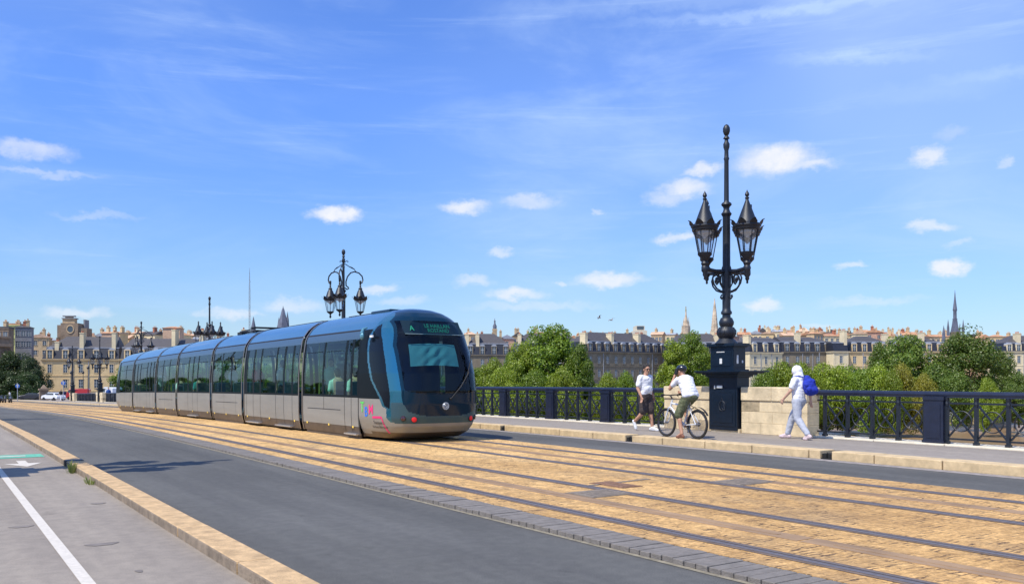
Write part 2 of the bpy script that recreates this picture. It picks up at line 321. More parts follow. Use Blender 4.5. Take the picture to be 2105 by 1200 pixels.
def asphalt(name, c, patch, speck=.35, fine=160):
    m = bpy.data.materials.new(name); m.use_nodes = True; nt = m.node_tree; N = nt.nodes; L = nt.links; b = N['Principled BSDF']
    tc = N.new('ShaderNodeTexCoord')
    def nz(sc, de, st=(1, 1, 1)):
        mp = N.new('ShaderNodeMapping'); mp.inputs['Scale'].default_value = st; L.new(tc.outputs['Object'], mp.inputs[0])
        n = N.new('ShaderNodeTexNoise'); n.inputs['Scale'].default_value = sc; n.inputs['Detail'].default_value = de; n.inputs['Roughness'].default_value = .6; L.new(mp.outputs[0], n.inputs[0]); return n.outputs[0]
    def ramp(src, p0, c0, p1, c1):
        r = N.new('ShaderNodeValToRGB'); L.new(src, r.inputs[0]); r.color_ramp.elements[0].position = p0; r.color_ramp.elements[0].color = (*c0, 1)
        r.color_ramp.elements[1].position = p1; r.color_ramp.elements[1].color = (*c1, 1); return r.outputs[0]
    def mul(f, a, c):
        x = N.new('ShaderNodeMix'); x.data_type = 'RGBA'; x.blend_type = 'MULTIPLY'; x.inputs[0].default_value = f; L.new(a, x.inputs[6]); L.new(c, x.inputs[7]); return x.outputs[2]
    a = ramp(nz(.6, 5, (1, .3, 1)), .3, tuple(x*(1-patch) for x in c), .7, tuple(x*(1+patch) for x in c))
    a = mul(speck, a, ramp(nz(fine, 2), .35, (.45, .45, .45), .68, (1.9, 1.85, 1.75)))
    a = mul(.5, a, ramp(nz(9, 4), .4, (.85, .85, .85), .6, (1.12, 1.12, 1.1)))
    st = ramp(nz(2.3, 3, (1, .6, 1)), .66, (1, 1, 1), .74, (.72, .71, .7)); a = mul(.7, a, st)
    a = mul(.8, a, ramp(nz(2.6, 3, (1, .025, 1)), .36, (.88, .88, .89), .62, (1.09, 1.09, 1.08)))
    vd = N.new('ShaderNodeTexVoronoi'); vd.feature = 'DISTANCE_TO_EDGE'; vd.inputs['Scale'].default_value = .42
    wn2 = N.new('ShaderNodeTexNoise'); wn2.inputs['Scale'].default_value = 3; wn2.inputs['Detail'].default_value = 5; L.new(tc.outputs['Object'], wn2.inputs[0])
    wv2 = N.new('ShaderNodeVectorMath'); wv2.operation = 'MULTIPLY_ADD'; wv2.inputs[1].default_value = (.45, .45, 0); L.new(wn2.outputs['Color'], wv2.inputs[0]); L.new(tc.outputs['Object'], wv2.inputs[2]); L.new(wv2.outputs[0], vd.inputs['Vector'])
    ck = ramp(vd.outputs['Distance'], .0035, (.55, .53, .5), .010, (1, 1, 1)); cm = N.new('ShaderNodeMix'); cm.data_type = 'RGBA'; cm.inputs[7].default_value = (1, 1, 1, 1); L.new(ck, cm.inputs[6])
    cmr = N.new('ShaderNodeMapRange'); L.new(nz(.7, 3), cmr.inputs[0]); cmr.inputs[1].default_value = .5; cmr.inputs[2].default_value = .56; cmr.inputs[3].default_value = 0; cmr.inputs[4].default_value = 1; L.new(cmr.outputs[0], cm.inputs[0])
    a = mul(.12, a, cm.outputs[2])
    L.new(a, b.inputs['Base Color']); b.inputs['Roughness'].default_value = .85; b.inputs['Specular IOR Level'].default_value = .3
    bp = N.new('ShaderNodeBump'); bp.inputs['Strength'].default_value = .4; bp.inputs['Distance'].default_value = .006; L.new(nz(fine*.8, 3), bp.inputs['Height']); L.new(bp.outputs[0], b.inputs['Normal'])
    MATS[name] = m; return m
M_sett = sett_mat()
M_road = asphalt('road_asphalt', (.099, .098, .093), .22, .6, 120)
M_lane = asphalt('lane_asphalt', (.275, .238, .198), .10, .32, 120)
M_pave = asphalt('pavement_asphalt', (.27, .235, .20), .08, .2)
M_kerbL = mat('kerb_granite_tan', (.53, .355, .18), .85, var=.3, vs=7, bump=.5, bs=60)
M_kerbR = mat('kerb_granite_pale', (.58, .43, .24), .85, var=.2, vs=5, bump=.4, bs=60)
M_grey = mat('grey_setts', (.19, .168, .145), .8, var=.2, vs=12, bump=.4, bs=70)
M_steel = mat('rail_steel', (.15, .125, .12), .5, .2, var=.2, vs=20)
M_rub = mat('rail_channel', (.05, .042, .04), .8)
M_side = mat('rail_filler', (.16, .115, .085), .8, var=.3, vs=6, bump=.3)
M_aps = mat('power_rail', (.30, .19, .10), .7, .0, var=.28, vs=3, stretch=(1, .4, 1), bump=.2)
M_white = mat('road_paint_white', (.61, .555, .47), .7, var=.12, vs=25, bump=.2)
M_green = mat('road_paint_green', (.12, .42, .28), .7, var=.2, vs=14)
M_stone = mat('limestone', (.66, .53, .33), .85, var=.28, vs=2.0, bump=.5, bs=25)
M_stoneD = mat('limestone_stained', (.42, .33, .20), .85, var=.45, vs=3, bump=.5, bs=25)
M_stoneW = mat('limestone_white', (.66, .59, .45), .85, var=.12, vs=5, bump=.3, bs=25)
M_iron = mat('dark_blue_iron', (.007, .011, .019), .48, 0, var=.3, vs=8, spec=.6, bump=.12, bs=60)
M_ped = mat('pedestal_iron', (.004, .011, .023), .35, 0, var=.25, vs=6, spec=.5, bump=.1, bs=60)
M_ironb = mat('blue_iron', (.010, .014, .034), .36, 0, var=.25, vs=6, spec=.6, bump=.1, bs=60)
M_dark = mat('dark_void', (.01, .01, .01), .9)
YA, YB = -22, 300
m = MB(); m.pbox(-1.6, 17.35, -1.4, -.02, YA, YB); struct(m, 'bridge_deck', M_stoneD)
m = MB()
for yy in (-10, 14, 38, 62, 86, 110, 130): m.box(-1.5, 17.2, yy-1.6, yy+1.6, -12, zp(yy)-1.41)
struct(m, 'bridge_piers', M_stone)
m = MB(); m.psheet(1.8, 14.2, 0, YA, YB); struct(m, 'road', M_road)
m = MB(); m.pbox(-1.3, 1.87, -.01, .05, YA, YB); struct(m, 'bike_path', M_lane)
m = MB(); m.pbox(14.04, 16.62, -.01, .15, YA, YB); struct(m, 'pavement', M_pave)
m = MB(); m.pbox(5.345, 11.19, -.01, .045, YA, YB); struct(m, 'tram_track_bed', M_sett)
# grey sett edging, one row of blocks
m = MB(); y = -4.0
while y < 130:
    w = .128 if y < 40 else .5
    dz = random.uniform(-.004, .004); m.pbox(4.93+random.uniform(-.006, .006), 5.335, -.01, .047+dz, y+.006, y+w-.005, 9); y += w
struct(m, 'sett_edging', M_grey, bevel=.006)
m = MB(); m.psheet(4.875, 4.93, .004, -4, 130); struct(m, 'gutter_joint', mat('gutter_mortar', (.24, .21, .15), .9, var=.35, vs=9))
# kerbs
def kerb(name, x0, x1, zt, mt, length, y0, gaps):
    m = MB(); y = y0
    while y < 290:
        L_ = length*random.uniform(.93, 1.07); e = y + L_
        segs = [(y, e)]
        for g in gaps:
            ns = []
            for a, b in segs:
                if a < g+.11 and b > g-.11:
                    if g-.11-a > .1: ns.append((a, g-.11))
                    if b-(g+.11) > .1: ns.append((g+.11, b))
                else: ns.append((a, b))
            segs = ns
        for a, b in segs:
            q = random.uniform(-.005, .005); m.pbox(x0+q, x1+q*.5, -.01, zt+random.uniform(-.004, .004), a+.011, b-.011, 9, mi=0)
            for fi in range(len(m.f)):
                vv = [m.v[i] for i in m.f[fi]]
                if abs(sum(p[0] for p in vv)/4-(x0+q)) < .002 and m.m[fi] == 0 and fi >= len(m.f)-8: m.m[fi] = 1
        y = e
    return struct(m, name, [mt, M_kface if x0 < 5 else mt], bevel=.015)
M_kface = mat('kerb_face_dark', (.235, .18, .125), .9, var=.35, vs=6, bump=.5, bs=50)  # darker grey-brown than the top, for the left kerb's outer side faces
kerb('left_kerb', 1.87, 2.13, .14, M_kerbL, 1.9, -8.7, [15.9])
GR = [4.7+5.4*i for i in range(24)]
kerb('right_kerb', 13.62, 14.04, .155, M_kerbR, 1.3, -9, GR)
m = MB(); m.psheet(13.30, 13.60, .004, -9, 150); struct(m, 'gutter_dust', mat('gutter_dusty', (.27, .24, .22), .9, var=.3, vs=8))
DESC = ['nearest the camera, right of the hooded walker', 'in the kerb just right of the bicycle', 'in the kerb left of the walking man', 'in the kerb beside the front of the tram']
for i, g in enumerate(GR[:8]):
    m = MB(); m.box(13.66, 14.03, -.105, .105, -.005, .10); m.box(13.63, 13.66, -.108, .108, -.006, .02); m.bar((13.67, 0, .02), (13.67, 0, .12), .02, mi=0)
    o = m.build('drain_inlet', M_dark); o.location = (0, g, zp(g))
    nm = {1: 'black drain slot in the pale right kerb below the hooded walker', 2: 'black drain slot in the pale right kerb left of the bicycle wheels', 3: 'black drain slot in the pale right kerb nearest the tram front'}
    tag(o, nm.get(i, 'black drain slot in the right kerb, %s along, hidden or beyond the frame' % ['first','','','','fifth','sixth','seventh','eighth'][i]), 'drain', 'drain slots in the right kerb')
m = MB(); m.pbox(1.87, 2.125, -.01, .145, 15.79, 16.01)
for k in range(5): m.box(1.855, 1.87, 15.80+k*.045, 15.82+k*.045, .055, .14)
tag(m.build('drain_inlet', M_iron), 'black iron drain block set into the tan left kerb in the lamp shadow', 'drain')
# white base strip below the railing, blocks
m = MB(); y = -9
while y < 136:
    e = y + 1.55; m.pbox(16.62, 17.3, -.01, .185+random.uniform(-.004, .004), y+.008, e-.008, 9); y = e
struct(m, 'railing_plinth', M_stoneW, bevel=.02)
# rails
def rail(xc, name_):
    m = MB()
    m.pbox(xc-.035, xc+.03, .02, .053, YA, YB, mi=0); m.psheet(xc+.03, xc+.068, .0475, YA, YB, mi=1); m.pbox(xc+.068, xc+.09, .02, .051, YA, YB, mi=0)
    m.psheet(xc-.085, xc-.035, .049, YA, YB, mi=2); m.psheet(xc+.09, xc+.135, .049, YA, YB, mi=2)
    o = m.build('rail', [M_steel, M_rub, M_side], smooth=0); return tag(o, kind='structure')
for x in (5.72, 7.22, 8.92, 10.44): rail(x, '')
for xc in (6.47, 9.68):
    m = MB(); y = YA
    while y < YB-9: m.pbox(xc-.12, xc+.12, .02, .0495, y+.01, y+8.98, mi=0); m.pbox(xc-.03, xc+.03, .03, .053, y+.3, y+8.7, mi=0); y += 9
    tag(m.build('power_rail', M_aps, smooth=0), kind='structure')
def cover(px0, py0, lab, sx, sy, mt):
    D = (px0+150); s = (py0-778)/D; X = 1.425*CT/s; Y = X*(2603/D-.668)
    m = MB(); m.box(-sx/2, sx/2, -sy/2, sy/2, 0, .012); m.box(-sx/2-.03, sx/2+.03, -sy/2-.03, sy/2+.03, 0, .006)
    for k in range(5): m.box(-sx/2+.05, sx/2-.05, -sy/2+sy*(k+.5)/6-.006, -sy/2+sy*(k+.5)/6+.006, .012, .016)
    o = m.build('inspection_cover', mt, bevel=.003); o.location = (X, Y, .046+zp(Y)); return tag(o, lab, 'cover')
M_rust = mat('rusty_iron', (.22, .12, .07), .85, .0, var=.35, vs=20, bump=.4)
M_gcov = mat('grey_iron', (.21, .17, .13), .8, .0, var=.3, vs=12, bump=.3)
cover(1265, 996, 'small rusty iron cover between the two tram tracks', .30, .62, M_rust)
cover(1232, 1014, 'grey iron cover beside the near track centre strip', .6, .5, M_gcov)
cover(1528, 990, 'grey iron cover in the middle of the far track', .7, .5, M_gcov)
m = MB(); 
for k in range(9): m.box(7.36+k*.13, 7.36+k*.13+.12, 9.1+.015*k, 9.18+.015*k, .047, .052)
struct(m, 'sett_cable_cover', M_gcov)
# paint
m = MB(); m.psheet(.885, .972, .054, YA, 60); struct(m, 'lane_line', M_white)
m = MB(); m.psheet(.2, 1.78, .054, 18.0, 18.75); struct(m, 'green_lane_marking', M_green)
m = MB(); m.psheet(.2, 1.5, .058, 18.28, 18.45); struct(m, 'white_lane_bar', M_white)
m = MB(); m.add([(1.27, 17.3, .054), (1.41, 17.3, .054), (1.41, 16.75, .054), (1.27, 16.75, .054), (1.06, 16.75, .054), (1.34, 16.1, .054), (1.62, 16.75, .054)], [(0, 1, 2, 3), (4, 3, 2, 6, 5)][:1] + [(4, 3, 2, 6, 5)])
struct(m, 'arrow_marking', M_white)
# litter and repairs on the lane
m = MB()
for (x, y, a, b) in [(1.3, 6.9, .10, .05), (.95+.3, 8.2, .5, .07), (1.5, 6.1, .06, .03), (.75, 9.6, .4, .06), (1.1, 5.2, .05, .03), (.5, 6.3, .08, .04), (1.62, 10.9, .3, .05)]:
    m.add([(x+a*.25*math.cos(t)*(1+.3*math.sin(3*t)), y+b*1.2*math.sin(t)*(1+.3*math.cos(2*t)), .0535) for t in [i*math.pi/6 for i in range(12)]], [tuple(range(12))])
struct(m, 'tar_patches', mat('tar_patch', (.2, .17, .145), .8, var=.2))
# weeds at the kerb
def weeds(loc, n, h, lab):
    m = MB()
    for i in range(n):
        a = random.uniform(0, 6.28); r = random.uniform(0, .07); b = Vector((r*math.cos(a), r*math.sin(a)*2.2, 0)); t = b + Vector((math.cos(a)*.05, math.sin(a)*.07, random.uniform(.5, 1)*h)); w = Vector((-math.sin(a), math.cos(a), 0))*.006
        md = (b+t)/2 + Vector((0, 0, .02)); m.add([b-w, b+w, md+w, md-w, t], [(0, 1, 2, 3), (3, 2, 4)])
    o = m.build('weed_tuft', leafmat('weed_leaf'+str(n), (.1, .16, .03), (.28, .30, .08)), smooth=0); o.location = loc; tag(o, lab, 'weeds')
weeds((1.81, 14.7, .05), 45, .22, 'tall green weed tuft at the foot of the left kerb beside the drain')
weeds((1.82, 13.0, .05), 30, .10, 'low brownish weed tuft along the left kerb, nearer the camera')
# ================================================================ stone parapet walls with lamps
def wall(yc, side, lab, grp):
    X0 = 16.46 if side > 0 else -.42-.0; e = empty('parapet_wall', (X0 if side > 0 else -.30, yc, zp(yc)), lab, 'wall', 0 if side > 0 else math.pi, grp)
    for (a, b) in ((.47, 2.2), (-2.4, -.48)):
        m = MB(); z = .15; k = 0
        for h in (.26, .27, .26):
            y = a; off = (k % 2)*.3
            while y < b-.01:
                n = min(b, y + .55 + (off if y == a else 0) + random.uniform(0, .18))
                if b-n < .2: n = b
                m.box(0, .42, y+.002, n-.002, z+.002, z+h-.002, mi=random.choice([0, 0, 0, 1])); y = n
            z += h; k += 1
        m.build('masonry', [M_stone, M_stoneD], e, smooth=0, bevel=.006)
        m = MB(); y = a-.0
        while y < b-.01:
            n = min(b, y+1.0)
            if b-n < .3: n = b
            m.box(-.03, .45, y+.001, n-.001, z+.001, 1.27, mi=0); y = n
        m.build('coping', [M_stone], e, smooth=0, bevel=.02)
    m = MB(); m.box(-.05, .45, -.46, .46, .14, .24); m.build('sill', M_stone, e, smooth=0, bevel=.01)
    return e
# ---------------------------------------------------------------- lamps
def lantern(up, root, loc):
    m = MB()
    if up:
        m.lathe([(.03,-.02),(.07,.0),(.095,.06),(.06,.12),(.10,.19),(.165,.26),(.175,.30),(.15,.31)], n=16)
        g0, g1, r0, r1 = .305, .87, .165, .275
        m.lathe([(.275,.86),(.305,.87),(.315,.92),(.34,.95),(.33,.99),(.27,1.02),(.245,1.03),(.225,1.08),(.04,1.58),(.035,1.60),(.055,1.63),(.03,1.66),(.055,1.71),(.045,1.75),(.015,1.80),(.001,1.84)], n=24)
        m.box(.06, .14, -.03, .03, 1.35, 1.48)
        zc = .97; rc = .31
    else:
        m.lathe([(.02,0),(.05,-.03),(.05,-.08),(.025,-.12),(.05,-.17),(.03,-.22),(.07,-.27),(.10,-.31),(.08,-.35),(.13,-.42),(.22,-.68),(.25,-.72),(.33,-.76),(.335,-.80),(.30,-.85),(.27,-.87)][::-1], n=24)
        m.lathe([(.02,-1.72),(.045,-1.68),(.05,-1.62),(.025,-1.58),(.05,-1.52),(.15,-1.45),(.165,-1.42),(.15,-1.415)], n=16)
        g0, g1, r0, r1 = -1.415, -.865, .155, .265; zc = -.80; rc = .31
    for i in range(8):
        a = math.pi*2*(i+.5)/8; c, s_ = math.cos(a), math.sin(a)
        m.bar((r0*c, r0*s_, g0), (r1*c, r1*s_, g1), .016, mi=0)
        # leaf flare
        w = .085; pts = []
        for (q, h, ww) in ((0, -.02, 1), (.05, .05, 1.15), (.075, .10, .6), (.13, .125, .12)):
            for sg in (-1, 1): pts.append(((rc+q)*c - sg*s_*w*ww, (rc+q)*s_ + sg*c*w*ww, zc+h))
        m.add(pts, [(0, 1, 3, 2), (2, 3, 5, 4), (4, 5, 7, 6)])
        m.add([(p_[0]*.97, p_[1]*.97, p_[2]-.012) for p_ in pts], [(0, 2, 3, 1), (2, 4, 5, 3), (4, 6, 7, 5)])
    for z, rr in ((g0+.01, r0), (g1-.01, r1)): m.tube([(rr*math.cos(2*math.pi*(i+.5)/8), rr*math.sin(2*math.pi*(i+.5)/8), z) for i in range(8)], .011, 6, True)
    o = m.build('lantern', M_iron, root, smooth=40); o.location = loc
    m = MB(); n = 8
    for i in range(8):
        a, b = 2*math.pi*(i+.5)/8, 2*math.pi*(i+1.5)/8
        m.quad((r0*.97*math.cos(a), r0*.97*math.sin(a), g0), (r0*.97*math.cos(b), r0*.97*math.sin(b), g0), (r1*.97*math.cos(b), r1*.97*math.sin(b), g1), (r1*.97*math.cos(a), r1*.97*math.sin(a), g1))
    g = m.build('lantern_glass', MATS['lantern_glass'], o, smooth=0)
    m = MB(); top = g1-.02; m.lathe([(.17, top), (.18, top-.05), (.10, top-.10), (.04, top-.15), (.03, top-.18)][::-1], n=16); m.build('lamp_burner', mat('burner_grey', (.55, .56, .58), .5, .0), o)
    return o
glassmat('lantern_glass', (.93, .95, .96), .8, .08)
def spiral(c, r0, r1, a0, a1, n=14):
    return [(c[0]+(r0+(r1-r0)*i/n)*math.cos(a0+(a1-a0)*i/n), c[1]+(r0+(r1-r0)*i/n)*math.sin(a0+(a1-a0)*i/n)) for i in range(n+1)]
def lamp(kind, loc, lab, grp, plate=True):
    e = empty('street_lamp', loc, lab, 'street lamp', 0, grp)
    # pedestal
    m = MB(); m.box(-.17, .26, -.50, .42, .2, 1.50)
    m.box(-.185, -.17, -.44, .36, .30, 1.16); m.box(-.195, -.185, -.36, .28, .38, 1.08)
    m.box(-.20, .29, -.52, .44, 1.5, 1.52)
    for i, (a, z0, z1) in enumerate(((.04, 1.52, 1.56), (.10, 1.56, 1.60), (.20, 1.60, 1.63))): m.box(-.2-a, .29+a*1.1, -.52-a*1.2, .44+a, z0, z1)
    m.box(-.44, .60, -.84, .68, 1.63, 1.665)
    m.box(-.22, .30, -.46, .44, 1.665, 1.70); m.box(-.17, .26, -.38, .37, 1.70, 2.24)
    m.box(-.18, -.17, -.30, .29, 1.78, 2.16); m.box(-.16, .25, -.387, -.38, 1.76, 2.18)
    m.box(-.2, .29, -.42, .41, 2.24, 2.27); m.box(-.24, .33, -.46, .45, 2.27, 2.34)
    m.build('pedestal', M_ped, e, smooth=0, bevel=.008)
    m = MB(); path = [(-.2, -.04+.10*math.cos(t), .80+.12*math.sin(t)) for t in [i*math.pi*2/14 for i in range(15)]]
    m.tube(path, .012, 6); m.tube([(-.2, -.13, .7), (-.2, -.04, 1.0), (-.2, .05, .7)], .012, 6); m.tube([(-.2, -.11, .68), (-.2, -.04, .74), (-.2, .03, .68)], .012, 6)
    m.build('emblem', M_iron, e)
    m = MB()
    P = [(.30,2.34),(.27,2.37),(.22,2.42),(.17,2.47),(.19,2.50),(.235,2.58),(.235,2.66),(.17,2.74),(.15,2.76),(.18,2.82),(.185,2.88),(.14,2.98),(.105,3.05),(.10,3.12),(.135,3.14),(.135,3.19),(.105,3.23),(.10,3.3),(.105,3.7),(.12,4.1),(.12,4.28),(.095,4.34),(.092,5.55)]
    P += [(.10,5.57),(.12,5.60),(.13,5.63),(.09,5.68),(.07,5.75),(.085,5.80),(.13,5.85),(.12,5.89),(.065,5.93),(.062,5.95),(.055,6.95),(.07,7.0),(.055,7.04),(.05,7.2),(.075,7.28),(.08,7.36),(.05,7.42),(.045,7.48),(.08,7.50),(.06,7.54),(.035,7.57),(.06,7.60),(.088,7.68),(.086,7.76),(.05,7.83),(.001,7.86)]
    P = [(r, z-.06 if z > 3 else z) for r, z in P]
    m.lathe(P, n=20)
    for i in range(12):   # gadroons on the bulbs
        a = 2*math.pi*i/12; m.tube([(r*math.cos(a), r*math.sin(a), z) for r, z in ((.18,2.5),(.23,2.58),(.232,2.66),(.17,2.74))], .018, 5)
    m.build('pole', M_iron, e, smooth=50)
    if kind == 'up':
        for (dx, dy, L_) in ((-1, 0, .76), (1, 0, .76), (0, -1, .66), (0, 1, .66)):
            m = MB(); m.tube([(dx*.08, dy*.08, 4.13), (dx*L_*.5, dy*L_*.5, 4.12), (dx*(L_-.12), dy*(L_-.12), 4.14), (dx*L_, dy*L_, 4.17)], [.055, .045, .05, .06], 8)
            m.lathe([(.01,3.88),(.03,3.9),(.025,3.95),(.055,4.0),(.05,4.05),(.085,4.10),(.085,4.2),(.05,4.24)], c=(dx*L_, dy*L_, 0), n=12)
            pr = [(.1, 3.62), (.2, 3.64), (.34, 3.69), (.45, 3.8), (.49, 3.93), (.44, 4.05), (.33, 4.08), (.25, 4.0), (.25, 3.9), (.32, 3.84), (.37, 3.9), (.35, 3.96)]
            m.tube([(dx*r, dy*r, z) for r, z in pr], .022, 6); m.ball((dx*.34, dy*.34, 3.93), .045, 8, 6)
            m.tube([(dx*r, dy*r, z) for r, z in ((.1, 4.06), (.2, 4.02), (.21, 3.85), (.12, 3.72))], .018, 6)
            m.tube([(dx*r, dy*r, z) for r, z in ((.09, 3.5), (.16, 3.46), (.2, 3.5), (.17, 3.55))], .018, 6)
            m.build('bracket_arm', M_iron, e, smooth=50)
            lantern(True, e, (dx*L_, dy*L_, 4.22))
    else:
        for k in range(3):
            a = R((-4.9, 115.1, 235.1)[k]); c, s_ = math.cos(a), math.sin(a)
            m = MB(); f = lambda r, z: (c*r, s_*r, z)
            m.tube([f(*q) for q in ((.07,5.95),(.18,5.88),(.26,5.93),(.22,6.0),(.13,6.05),(.12,6.25),(.2,6.5),(.36,6.69),(.55,6.75),(.77,6.7),(.93,6.55),(.97,6.38),(.93,6.24),(.86,6.22),(.84,6.28))], .032, 7)
            m.tube([f(*q) for q in ((.06,7.1),(.16,7.05),(.28,6.98),(.42,6.93),(.55,6.86),(.6,6.76))], [.02,.02,.02,.035,.02,.02], 6)
            m.tube([f(*q) for q in ((.05,7.16),(.12,7.22),(.2,7.27),(.24,7.22),(.19,7.18))], .018, 6)
            m.ball(f(.6, 6.76), .04, 8, 6); m.ball(f(.84, 6.28), .06, 8, 6)
            m.build('hook_arm', M_iron, e, smooth=50)
            lantern(False, e, (c*.84, s_*.84, 6.25))
    if plate:
        m = MB(); m.box(-.2, -.187, -.04, .14, 1.24, 1.30); m.box(-.187, -.181, .20, .24, 1.22, 1.30)
        m.box(-.182, -.1805, -.02, .06, 1.84, 1.97); m.box(-.182, -.1805, -.1, .16, 2.12, 2.14)
        m.box(-.06, .0, -.39, -.388, 1.84, 2.05); m.box(.12, .17, -.39, -.388, 1.86, 1.92)
        m.build('sticker', mat('white_sticker', (.7, .7, .66), .6, var=.15), e, smooth=0)
    return e
LY = [15.17, 39.3, 63.2, 86.9, 110.5, 133.5]
LL = ['tall dark lamp post with four upright lanterns on the stone parapet beside the cyclist',
 'black lamp post with lanterns hanging from curled hooks, rising above the tram front section',
 'black lamp post with four upright lanterns behind the middle of the tram roof',
 'black hook armed lamp post rising just above the tram tail',
 'black four lantern lamp post left of the tram tail, nearer the tram of the two',
 'small black hook armed lamp post farthest away before the slate roofed building']
WL = ['pale stone parapet wall with coping behind the cyclist and hooded walker'] + ['pale stone parapet wall at the foot of the '+k for k in
 ('second lamp post, hidden by the tram front', 'third lamp post, hidden by the tram', 'fourth lamp post, hidden by the tram tail', 'fifth lamp post, left of the tram tail', 'farthest lamp post')]
for i, y in enumerate(LY):
    w_ = wall(y-.08, 1, WL[i], 'stone parapet walls at the lamp posts')
    lamp('up' if i % 2 == 0 else 'hook', (16.55, y, zp(y)), LL[i], 'lamp posts on the right parapet', i == 0)
LLf = ['four lantern lamp post outside the frame at left whose shadow crosses the road', 'hook armed lamp post outside the frame at left whose shadow lies far up the road', 'four lantern lamp post outside the frame, third along the left parapet']
for i, y in enumerate(LY[:3]):
    o = lamp('up' if i % 2 == 0 else 'hook', (-.38, y, zp(y)+.0), LLf[i], 'lamp posts on the left parapet', False)
# ---------------------------------------------------------------- railings
def rail_protos():
    P = {}
    m = MB(); m.box(-.035, .035, -.03, .03, 0, .93); m.box(-.05, .05, -.045, .045, 0, .05); m.lathe([(.045,.75),(.05,.79),(.04,.84),(.05,.88),(.05,.93)], n=8)
    P['post'] = m.build('baluster', M_iron, smooth=0).data
    m = MB(); H0, H1, Wd = .13, .77, .27
    m.bar((0, -Wd, H0), (0, Wd, H1), .03, .035, up=(1, 0, 0)); m.bar((.032, -Wd, H1), (.032, Wd, H0), .03, .035, up=(1, 0, 0))
    m.ball((-.0, 0, .45), .04, 8, 6); P['cross'] = m.build('cross_brace', M_iron, smooth=0).data
    m = MB(); m.tube([(.016, .20*math.cos(t), .45+.20*math.sin(t)) for t in [i*math.pi*2/24 for i in range(24)]], .012, 6, True); P['ring'] = m.build('ring', M_iron).data
    m = MB(); m.box(-.09, .09, -.2, .2, 0, .90); m.box(-.1, -.09, -.14, .14, .1, .78); m.box(-.11, .11, -.22, .22, 0, .06); m.box(-.11, .11, -.22, .22, .86, .93)
    P['pil'] = m.build('pilaster', M_ironb, smooth=0, bevel=.004).data
    for o in [o for o in col.objects if o.data in P.values()]: bpy.data.objects.remove(o)
    return P
RP = rail_protos()
def child(data, name, root, loc, sh=0, bevel=0):
    o = bpy.data.objects.new(name, data); col.objects.link(o); o.parent = root; o.location = loc
    if bevel:
        b = o.modifiers.new('bevel', 'BEVEL'); b.width = bevel; b.segments = 2
    return o
def railing(y0, y1, nb, lab):
    xr = 16.82; zb = .185; e = empty('parapet_railing', (xr, y0, zp(y0)+zb), lab, 'railing', 0, 'iron railings along the right side of the bridge')
    Lb = (y1-y0)/nb
    def zz(y): return zp(y)-zp(y0)
    k = max(1, int((y1-y0)/3))
    ys = [y0+(y1-y0)*i/k for i in range(k+1)]
    m = MB(); m.tube([(0, y-y0, .97+zz(y)) for y in ys], .062, 10); 
    for i in range(k): m.bar((0, ys[i]-y0, .925+zz(ys[i])), (0, ys[i+1]-y0, .925+zz(ys[i+1])), .1, .03)
    m.build('handrail', M_ironb, e, smooth=40)
    for z in (.80, .10):
        m = MB()
        for i in range(k): m.bar((0, ys[i]-y0, z+zz(ys[i])), (0, ys[i+1]-y0, z+zz(ys[i+1])), .03, .035)
        m.build('rail_bar', M_iron, e, smooth=0)
    for b in range(nb+1):
        y = y0+b*Lb
        if 0 < b < nb or nb < 3: child(RP['pil'], 'pilaster', e, (0, y-y0, zz(y)))
        if b == nb: break
        w = (Lb-.42)/4
        for j in range(5):
            yj = y+.21+w*j; child(RP['post'], 'baluster', e, (0, yj-y0+(.02 if j == 0 else -.02 if j == 4 else 0), zz(yj)))
            if j < 4:
                yc = yj+w/2; o = child(RP['cross'], 'cross_brace', e, (0, yc-y0, zz(yc))); o2 = child(RP['ring'], 'ring', e, (0, yc-y0, zz(yc)))
railing(7.1-2.85*5, 12.72, 7, 'dark iron railing with crossed bars and rings, nearest stretch right of the hooded walker')
LR = ['dark iron railing between the tram front and the walking man', 'dark iron railing stretch hidden behind the tram middle, between second and third lamp posts', 'dark iron railing stretch hidden behind the tram, between third and fourth lamp posts', 'dark iron railing stretch between fourth and fifth lamp posts behind the tram tail', 'dark iron railing stretch left of the tram tail, between the two farthest lamp posts']
for i in range(5): railing(LY[i]+2.15, LY[i+1]-2.5, 7, LR[i])
# ================================================================ THE TRAM
XC = 9.69
_pz = [.05,.12,.3,.6,1.02,1.6,2.1,2.5,2.63,2.8,2.92,3.02,3.09,3.13,3.15]
_pw = [1.10,1.14,1.18,1.2,1.2,1.195,1.16,1.10,1.05,.93,.80,.64,.45,.25,0.0]
def wz(z): return float(np.interp(z, _pz, _pw))
def tp(sd, y, z, off=0):  # point on tram side
    w = wz(z); dz = .02; sl_ = (wz(z+dz)-wz(z-dz))/(2*dz); nl = math.hypot(1, sl_)
    return (XC + sd*(w+off/nl), y, z - off*sl_/nl + zp(y))
M_silver = mat('tram_silver', (.285, .27, .232), .5, .15, var=.10, vs=1.4, stretch=(1, .3, 2))
M_silverD = mat('tram_skirt', (.115, .088, .065), .5, .3, var=.2, vs=3)
M_blue = mat('tram_roof_blue', (.05, .18, .30), .30, .45, var=.06, vs=1.5, coat=.6)
M_pillar = mat('tram_arch_blue', (.015, .15, .23), .2, .55, coat=.8)
M_navy = mat('tram_navy_gloss', (.002, .020, .042), .12, 0, spec=.35)
M_band = mat('tram_window_frame', (.008, .012, .015), .4, 0, spec=.06)
M_front = mat('tram_lower_front', (.045, .10, .125), .38, .3)
M_bell = mat('bellows_rubber', (.018, .018, .02), .7)
M_rim = mat('section_rim', (.22, .19, .16), .4, .6)
M_blk = mat('matt_black', (.012, .012, .014), .7)
glassmat('tram_glass', (.46, .68, .62), .65, .03)
glassmat('cab_glass', (.42, .60, .66), .5, .03)
